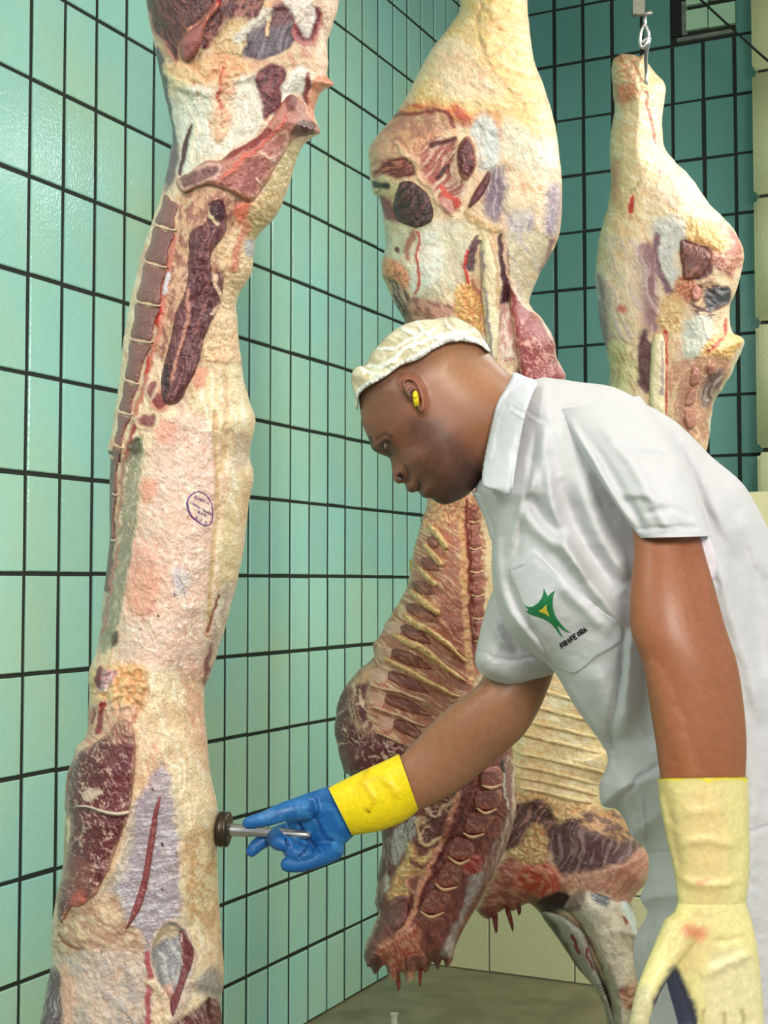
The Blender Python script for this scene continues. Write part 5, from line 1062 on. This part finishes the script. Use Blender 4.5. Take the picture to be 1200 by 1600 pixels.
coat = blob('coat', coat_out, M_cloth, d=1.94, T=.175, R=175, step=3.0, base=CW, ops=coat_ops, noise=(2.2, 60), mott=.03, smooth=3, parent=body, label='white work coat')
collar_out = m(h6, (1000, 430), (1060, 452), (1132, 482), (1108, 540), (1070, 640), (1045, 740), (1020, 880), (1000, 1000), (982, 1108), (900, 1086), (830, 1060), (822, 1000), (836, 900), (852, 820), (880, 700), (905, 600), (945, 530), (975, 480))
CS = Blob()
CS.sample = lambda u, v: np.minimum(np.minimum(coat.sample(u, v), coat.sample(u+25, v+8))-.006, DH-.079-.004)
COL = blob('collar', collar_out, M_cloth, T=.008, R=5, step=1.8, base=(214, 215, 220), on=CS, sink=.0015, lift=.003, noise=(.4, 30), mott=.02, parent=body, label='stiff coat collar', smooth=3,
           ops=[s_(m(h6, (1115, 500), (1060, 700), (1000, 1060)), CW, w=2, f=1, h=-1.5, a=0), s_(m(h6, (1000, 470), (930, 560), (890, 720), (860, 880)), CW, w=12, f=5, h=3, a=0)])
lap = m(h6, (830, 1020), (870, 1070), (900, 1100), (900, 1180), (860, 1260), (820, 1300), (780, 1200), (745, 1115), (790, 1090))
LS = Blob(); LS.sample = lambda u, v: np.full(np.shape(u), 1.955)
blob('lapel', [(752, 748), (778, 770), (792, 800), (784, 850), (768, 845), (757, 810), (738, 770), (745, 766)], M_cloth, d=1.93, T=.035, R=14, step=2, base=(210, 210, 212), noise=(.5, 20), mott=.02, parent=body, ops=[])
V, F = loft_raw([(872, 640, 1000, 618, 1.845, 1.0), (900, 690, 1050, 690, 1.79, 1.0), (934, 745, 1079, 745, 1.745, 1.0), (970, 800, 1096, 797, 1.715, 1.05), (1000, 841, 1109, 838, 1.70, 1.1)], 72, 16, closed_ends=False)
nn = len(V); cen = V.reshape(-1, 72, 3).mean(1).repeat(72, 0); nrm = (V-cen); nrm /= np.linalg.norm(nrm, axis=1)[:, None]
sl_ops = [F_([(360, 215), (480, 400), (560, 560), (640, 700)], 14, 7), F_([(420, 270), (560, 470), (660, 640), (700, 720)], 16, -6), F_([(500, 250), (640, 420), (760, 640), (800, 700)], 18, 7), F_([(560, 330), (660, 380), (800, 400)], 10, -5), F_([(580, 560), (720, 560), (880, 680)], 14, 5), F_([(700, 640), (800, 610), (900, 660)], 10, -4),
          F_([(640, 210), (760, 330), (860, 500)], 18, 6), F_([(670, 700), (760, 690), (900, 690)], 5, -3, 2)]
V2, C2 = paint_mesh(V, nrm, CW, sl_ops, mott=.03)
inn = V2-nrm*.003
ring0 = np.arange(nn-72, nn); Fq = [tuple(q) for q in F]+[tuple(a+nn for a in q[::-1]) for q in F]+[(int(ring0[j]), int(ring0[(j+1) % 72]), int(ring0[(j+1) % 72])+nn, int(ring0[j])+nn) for j in range(72)]
mesh_obj('sleeve', np.concatenate([V2, inn]), np.array(Fq), M_cloth, np.concatenate([C2, C2]), parent=body)
blob('sleeve_lining', [(1082, 832), (1106, 838), (1118, 862), (1122, 886), (1116, 906), (1107, 913), (1098, 890), (1090, 862)], M_cloth, d=1.715, T=.012, R=8, step=2, base=(222, 214, 220), parent=body, noise=(.5, 12), mott=.02)
blob('sleeve', [(800, 880), (778, 905), (770, 922), (755, 966), (746, 1008), (742, 1032), (750, 1050), (764, 1062), (797, 1071), (830, 1064), (872, 1047), (900, 1000), (900, 900)], M_cloth, d=2.055, T=.085, R=34, step=2.2, base=CW, parent=body, noise=(1.6, 30), mott=.02,
     ops=[s_([(745, 1015), (775, 1030), (820, 1030), (860, 1020)], CW, w=5, f=2, h=-3, a=0), s_([(765, 940), (775, 985), (800, 1015)], CW, w=14, f=5, h=7, a=0, g=1), s_([(780, 930), (800, 970), (840, 1010)], CW, w=12, f=5, h=-6, a=0, g=1)])
pocket_out = m(w4, (140, 852), (190, 812), (245, 775), (330, 860), (440, 960), (540, 1040), (600, 1085), (604, 1155), (500, 1220), (420, 1287), (365, 1275), (318, 1240), (240, 1090), (180, 960))
pk = blob('pocket', pocket_out, M_cloth, T=.003, R=3, step=2, base=(210, 210, 212), on=coat, sink=.003, noise=(.6, 40), mott=.02, smooth=2, parent=body, label='chest pocket printed with a green emblem',
          ops=[s_(m(w4, (155, 880), (205, 840), (260, 800)), CW, w=3, f=1.5, h=-1.2, a=0), s_(m(w4, (165, 850), (200, 826)), CW, w=3, f=1, h=2, a=0), F_([(330, 900), (440, 1010), (560, 1120)], 20, 5)])
gp = m(k8, (425, 150), (450, 215), (480, 270), (520, 230), (575, 190), (553, 260), (545, 330), (545, 400), (555, 460), (575, 520), (605, 575), (640, 620), (710, 705), (785, 762), (740, 755), (680, 720), (605, 655), (622, 710), (650, 760), (690, 835), (640, 790), (590, 715), (530, 645), (470, 600), (380, 560), (280, 530), (220, 505), (178, 465), (225, 462), (190, 425), (165, 382), (210, 412), (280, 408), (350, 360), (400, 290), (420, 220))
blob('emblem', gp, M_ink_g, T=.0007, R=1, step=1.0, on=pk, sink=.0006, lift=.0006, smooth=0, noise=(0, 9), mott=0, parent=body, label='green emblem')
blob('emblem_centre', m(k8, (465, 380), (462, 430), (480, 490), (515, 560), (460, 520), (400, 495), (345, 475), (400, 445)), M_ink_y, T=.0007, R=1, step=.8, on=pk, sink=.0004, lift=.0014, smooth=0, noise=(0, 9), mott=0, parent=body, label='yellow centre of the emblem')
decal_poly('lettering', text_quads('FRIFEIRA', k8(672, 972), (3.85, -2.7), (-3.4, -6.8), 2.5, gap=.30), pk, M_ink_k, body, lift=.0014, label='black word FRIFEIRA')

# gloves ---------------------------------------------------------------
def tb(pts, r, n=14): return tube_raw([P(*q) for q in pts], r, n)
palm = loft_raw([(560, 1212, 592, 1284, 2.105, .7), (530, 1224, 560, 1300, 2.11, .62), (508, 1230, 540, 1318, 2.115, .5), (486, 1237, 516, 1336, 2.12, .42), (466, 1244, 494, 1330, 2.125, .42), (450, 1252, 474, 1316, 2.13, .42), (438, 1262, 456, 1300, 2.13, .5)], 28, 5)
v, f, nr = fuse([palm,
    tb([(480, 1262, 2.10), (446, 1268, 2.085), (415, 1279, 2.08), (388, 1286, 2.08)], [.019, .0150, .0120, .0095]),
    tb([(462, 1296, 2.135), (430, 1304, 2.14), (405, 1318, 2.135), (393, 1330, 2.13)], [.015, .0125, .0112, .0092]),
    tb([(476, 1300, 2.135), (447, 1304, 2.135), (431, 1308, 2.115), (437, 1316, 2.092), (450, 1318, 2.09)], [.016, .0152, .0145, .0132, .0110]),
    tb([(494, 1318, 2.13), (466, 1318, 2.12), (455, 1325, 2.10), (465, 1334, 2.085), (480, 1334, 2.085)], [.017, .0155, .0145, .0135, .0115]),
    tb([(520, 1328, 2.115), (495, 1340, 2.095), (470, 1349, 2.085), (449, 1351, 2.085)], [.018, .0155, .0132, .0112])], .0019, 3)
BL = (24, 92, 156)
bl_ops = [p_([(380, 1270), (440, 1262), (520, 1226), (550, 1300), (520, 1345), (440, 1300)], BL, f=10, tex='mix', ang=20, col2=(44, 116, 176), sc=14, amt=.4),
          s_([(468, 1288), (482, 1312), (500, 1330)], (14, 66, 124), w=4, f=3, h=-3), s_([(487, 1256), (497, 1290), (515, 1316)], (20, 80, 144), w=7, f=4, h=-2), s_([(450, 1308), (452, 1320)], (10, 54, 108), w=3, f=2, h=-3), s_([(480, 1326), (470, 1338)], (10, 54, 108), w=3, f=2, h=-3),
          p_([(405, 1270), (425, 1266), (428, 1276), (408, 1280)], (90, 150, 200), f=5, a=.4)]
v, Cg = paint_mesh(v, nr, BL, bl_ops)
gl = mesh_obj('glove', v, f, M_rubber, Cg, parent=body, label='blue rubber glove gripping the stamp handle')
YL = (246, 218, 20)
def cuff(name, st, par, base, ops, lab, n=64, mm=10, th=.0025):
    V, F = loft_raw(st, n, mm, closed_ends=False); k = len(V); cen = V.reshape(-1, n, 3).mean(1).repeat(n, 0); nn_ = V-cen; nn_ /= np.linalg.norm(nn_, axis=1)[:, None]
    V2, C2 = paint_mesh(V, nn_, base, ops, mott=.04); inn = V2-nn_*th
    Fq = [tuple(q) for q in F]+[tuple(a+k for a in q[::-1]) for q in F]
    for r0 in (0, k-n): Fq += [(r0+j, r0+(j+1) % n, r0+(j+1) % n+k, r0+j+k) for j in range(n)]
    return mesh_obj(name, np.concatenate([V2, inn]), np.array(Fq), M_rubber, np.concatenate([C2, C2]), parent=par, label=lab)
cuff('glove_cuff', [(513, 1231, 550, 1305, 2.108, .85), (530, 1222, 566, 1303, 2.105, .85), (565, 1205, 598, 1297, 2.10, .85), (598, 1190, 632, 1283, 2.095, .85), (623, 1178, 654, 1266, 2.09, .9)], gl, YL,
     [s_([(575, 1200), (570, 1225), (585, 1250), (572, 1262)], (226, 186, 20), w=6, f=4, h=2.5), s_([(560, 1225), (590, 1215), (610, 1225)], (240, 205, 30), w=8, f=5, h=2), s_([(570, 1262), (576, 1266)], (120, 90, 20), w=2, f=1, h=-1), s_([(600, 1215), (620, 1240)], (240, 205, 30), w=10, f=5, h=2)], 'yellow gauntlet cuff')
# near glove hanging in the foreground
CG = (232, 220, 150)
hand = loft_raw([(1060, 1360, 1164, 1358, 1.665, .62), (1060, 1405, 1165, 1404, 1.663, .6), (1046, 1440, 1175, 1440, 1.66, .5), (1038, 1480, 1184, 1482, 1.655, .42), (1040, 1530, 1190, 1535, 1.65, .36), (1056, 1590, 1194, 1592, 1.645, .34), (1066, 1640, 1192, 1640, 1.64, .32)], 32, 5)
v, f, nr = fuse([hand,
    tb([(1062, 1455, 1.645), (1036, 1500, 1.625), (1014, 1545, 1.61), (1000, 1590, 1.60), (998, 1618, 1.60)], [.022, .0165, .0135, .012, .010]),
    tb([(1082, 1610, 1.64), (1078, 1665, 1.625), (1080, 1710, 1.60), (1088, 1740, 1.58)], [.0145, .0125, .0115, .0095]),
    tb([(1112, 1620, 1.64), (1112, 1685, 1.625), (1114, 1735, 1.60), (1120, 1768, 1.575)], [.0145, .0128, .0116, .0095]),
    tb([(1143, 1620, 1.64), (1147, 1682, 1.625), (1150, 1728, 1.60), (1154, 1758, 1.58)], [.014, .0122, .0112, .0092]),
    tb([(1173, 1610, 1.64), (1181, 1660, 1.63), (1185, 1700, 1.61), (1186, 1724, 1.595)], [.0128, .011, .010, .0085])], .0026, 3)
v, Cg = paint_mesh(v, nr, CG, [
    p_([(1040, 1440), (1110, 1420), (1130, 1500), (1060, 1520)], (226, 204, 140), f=16, a=.7), s_([(1078, 1454), (1092, 1460)], (210, 110, 84), w=22, f=16, a=.75),
    p_([(1110, 1500), (1170, 1490), (1190, 1600), (1110, 1620)], (222, 212, 168), f=18, a=.8),
    p_([(1048, 1514), (1062, 1518), (1084, 1566), (1092, 1600), (1070, 1612), (1016, 1606), (1022, 1560)], (62, 64, 84), f=6, h=-5, hr=10), p_([(985, 1560), (1015, 1540), (1018, 1620), (980, 1620)], (206, 196, 150), f=8),
    s_([(1045, 1500), (1060, 1450), (1100, 1430)], CG, w=14, f=5, a=0, h=-4, g=1), s_([(1090, 1525), (1140, 1505), (1180, 1490)], CG, w=16, f=5, a=0, h=4, g=1), s_([(1110, 1475), (1170, 1462)], CG, w=10, f=3, a=0, h=-3, g=1),
    s_([(1098, 1580), (1104, 1700)], (190, 176, 120), w=5, f=4, h=-3), s_([(1130, 1585), (1134, 1700)], (190, 176, 120), w=5, f=4, h=-3), s_([(1160, 1580), (1166, 1690)], (190, 176, 120), w=5, f=4, h=-3)])
g2 = mesh_obj('glove', v, f, M_rubber, Cg, parent=body, label='pale yellow rubber glove hanging in the foreground, dark blue in the palm')
cuff('glove_cuff', [(1027, 1216, 1169, 1214, 1.666, .82), (1032, 1262, 1170, 1262, 1.666, .8), (1044, 1320, 1171, 1320, 1.665, .76), (1053, 1362, 1171, 1360, 1.664, .72), (1058, 1402, 1167, 1400, 1.662, .63), (1062, 1425, 1162, 1425, 1.66, .5)], g2, CG,
     [p_([(1050, 1250), (1130, 1240), (1130, 1400), (1070, 1400)], (228, 200, 140), f=24, a=.7), s_([(1027, 1218), (1168, 1216)], (240, 220, 60), w=6, f=2, h=1), s_([(1038, 1225), (1048, 1290), (1064, 1370)], (206, 172, 110), w=18, f=9, h=-6, a=.4, g=1), s_([(1165, 1300), (1150, 1350), (1152, 1400)], CG, w=14, f=4, h=-4, a=0, g=1),
      s_([(1058, 1322), (1100, 1312), (1158, 1322)], CG, w=14, f=4, h=4, a=0, g=1), s_([(1092, 1380), (1104, 1377)], (206, 120, 90), w=8, f=7, a=.7), s_([(1062, 1372), (1110, 1386), (1160, 1370)], CG, w=14, f=5, h=5, a=0, g=1), s_([(1060, 1272), (1130, 1262)], CG, w=16, f=6, h=3, a=0, g=1)], 'cream yellow gauntlet cuff')
# trousers and boots below the frame
for dd, ux in ((1.86, 0), (2.04, 20)):
    V, F = loft_raw([(1100+ux, 1780, 1300+ux, 1780, dd, .8), (1110+ux, 2000, 1290+ux, 2000, dd, .8), (1125+ux, 2200, 1270+ux, 2210, dd, .8), (1130+ux, 2420, 1260+ux, 2430, dd, .8)], 32, 6)
    mesh_obj('trouser_leg', V, F, M_trouser, parent=body)
    c0 = P(1195+ux, 2400, dd); z0 = .002
    sh_ = [(np.array([c0[0], c0[1], z])) for z in (.36, .22, .12)]
    dirv = np.array([-RT[0], -RT[1], 0])
    V1, F1 = tube_raw(sh_, [.062, .058, .052], 20)
    V3, F3 = tube_raw([np.array([c0[0], c0[1], .052])-dirv*.03, np.array([c0[0], c0[1], .052])+dirv*.06, np.array([c0[0], c0[1], .046])+dirv*.16], [.05, .05, .044], 20)
    vv, ff, _ = fuse([(V1, F1), (V3, F3)], .008, 3); vv[:, 2] = np.maximum(vv[:, 2], 0.001)
    mesh_obj('boot', vv, ff, M_white, parent=body)

# ================================================================== the stamping tool
A = P(350, 1295.5, 2.125); Bp = P(486, 1305, 2.108); ax = (Bp-A)/np.linalg.norm(Bp-A)
tl = empty('meat_stamp', tuple(A), label='metal inspection stamp with dark round head held in the blue glove', cat='stamp')
L = np.linalg.norm(Bp-A)
def turned(prof, org, axis, n=32):
    x = np.cross(axis, (0, 0, 1.0)); x /= np.linalg.norm(x); y = np.cross(axis, x); V = []; a = np.arange(n)*2*np.pi/n
    for t, r in prof: V.append(org+axis*t+r*(np.cos(a)[:, None]*x+np.sin(a)[:, None]*y))
    F = []
    for i in range(len(prof)-1):
        for j in range(n): F.append((i*n+j, i*n+(j+1) % n, (i+1)*n+(j+1) % n, (i+1)*n+j))
    F.append(tuple(range(n))[::-1]); F.append(tuple((len(prof)-1)*n+j for j in range(n)))
    return np.concatenate(V), F
V, F = turned([(-.009, .022), (-.008, .0262), (-.002, .0272), (.001, .0245), (.003, .0272), (.007, .0262), (.009, .022), (.0092, .012)], A, ax); mesh_obj('stamp_head', V, F, M_darkmetal, parent=tl, label='dark round striking head')
V, F = turned([(.008, .0105), (.012, .0098), (.03, .0092), (.055, .0075), (.08, .0068), (.105, .0078), (L-.01, .0066), (L-.002, .0052), (L, .002)], A, ax); mesh_obj('handle', V, F, M_steel, parent=tl, label='bright steel handle')

# ================================================================== small things
c = P(638, 885, 5.42)
bm = bmesh.new(); bmesh.ops.create_icosphere(bm, subdivisions=3, radius=1)
rg = np.random.RandomState(3)
for q in bm.verts:
    s = 1+.35*(fbm(np.array([q.co.x*2+5]), np.array([q.co.z*2+q.co.y+9]), 3, 3)[0]-.5)*2
    q.co = Vector((q.co.x*.016*s, q.co.y*.016*s, q.co.z*.030*s))
V = np.array([list(q.co) for q in bm.verts])+np.array([.016, .292, c[2]]); F = np.array([[q.index for q in ff.verts] for ff in bm.faces]); bm.free()
mesh_obj('foam_sealant', V, F, M_yellow, label='yellow blob of foam sealant in the wall corner beside the ribs', cat='foam')
a = P(1095, 0, 5.3); b_ = P(1187, 85, 5.15)
a = np.array([1.02, .92, P(1090, -5, 5.4)[2]]); 
p0 = P(1050, -42, 5.35); p1 = P(1095, 0, 5.3); p2 = P(1142, 43, 5.25); p3 = P(1187, 84, 5.2); p4 = P(1260, 148, 5.1)
p00 = P(940, -150, 5.45)
rod('cable', [p00, p0, p1, p2, p3, p4, P(1500, 380, 4.85)], .0045, M_black, label='thin black cable slanting across the top right corner', cat='cable')
# opening in the back wall with patched tiles
def wq(u, v):
    r = FW+(u-600)/FPX*RT-(v-800)/FPX*UP; t = (YB-.012-CAM[1])/r[1]; return CAM+r*t
oa = wq(1052, 62); ob = wq(1152, -60)
wn = empty('window_1', (float(oa[0]), YB, float(oa[2])), kind='structure')
def wall_box(name, u0, v0, u1, v1, y0, y1, mat, par):
    q = wq(u0, v1); r = wq(u1, v0); return box(name, (q[0], y0, q[2]), (r[0], y1, r[2]), mat, parent=par)
wall_box('recess_shade', 1050, -60, 1070, 58, YB-.010, YB+.01, M_black, wn)  # black strip drawn for the shade inside the recess
wall_box('plaster_edge', 1058, 45, 1146, 66, YB-.016, YB+.01, M_plaster, wn); wall_box('plaster_edge', 1066, 2, 1074, 56, YB-.018, YB+.01, M_plaster, wn)
wall_box('patch_tile', 1073, 12, 1106, 49, YB-.022, YB+.01, M_tileL, wn); wall_box('patch_tile', 1108, 3, 1149, 44, YB-.022, YB+.01, M_tileL, wn)
wall_box('patch_tile', 1073, -50, 1106, 10, YB-.022, YB+.01, M_tileL, wn); wall_box('patch_tile', 1108, -50, 1149, 1, YB-.022, YB+.01, M_tileL, wn)
# white plastic nozzle near the bottom edge
q0 = P(616.5, 1590, 4.3)
st_ = [(611, 1582, 622, 1582, 4.3, 1), (609, 1584, 623, 1583, 4.3, 1), (611, 1592, 621, 1591, 4.3, 1), (611, 1610, 622, 1610, 4.3, 1), (610, 1640, 624, 1640, 4.3, 1), (609, 1674, 625, 1674, 4.3, 1)]
V, F = loft_raw(st_, 16, 4); V[:, 2] -= 0
zmin = V[:, 2].min(); V[:, 2] = np.where(V[:, 2] < zmin+.03, 0.001, V[:, 2])
mesh_obj('plastic_nozzle', V, F, M_white, label='white plastic tip rising from the floor at the bottom edge', cat='nozzle')
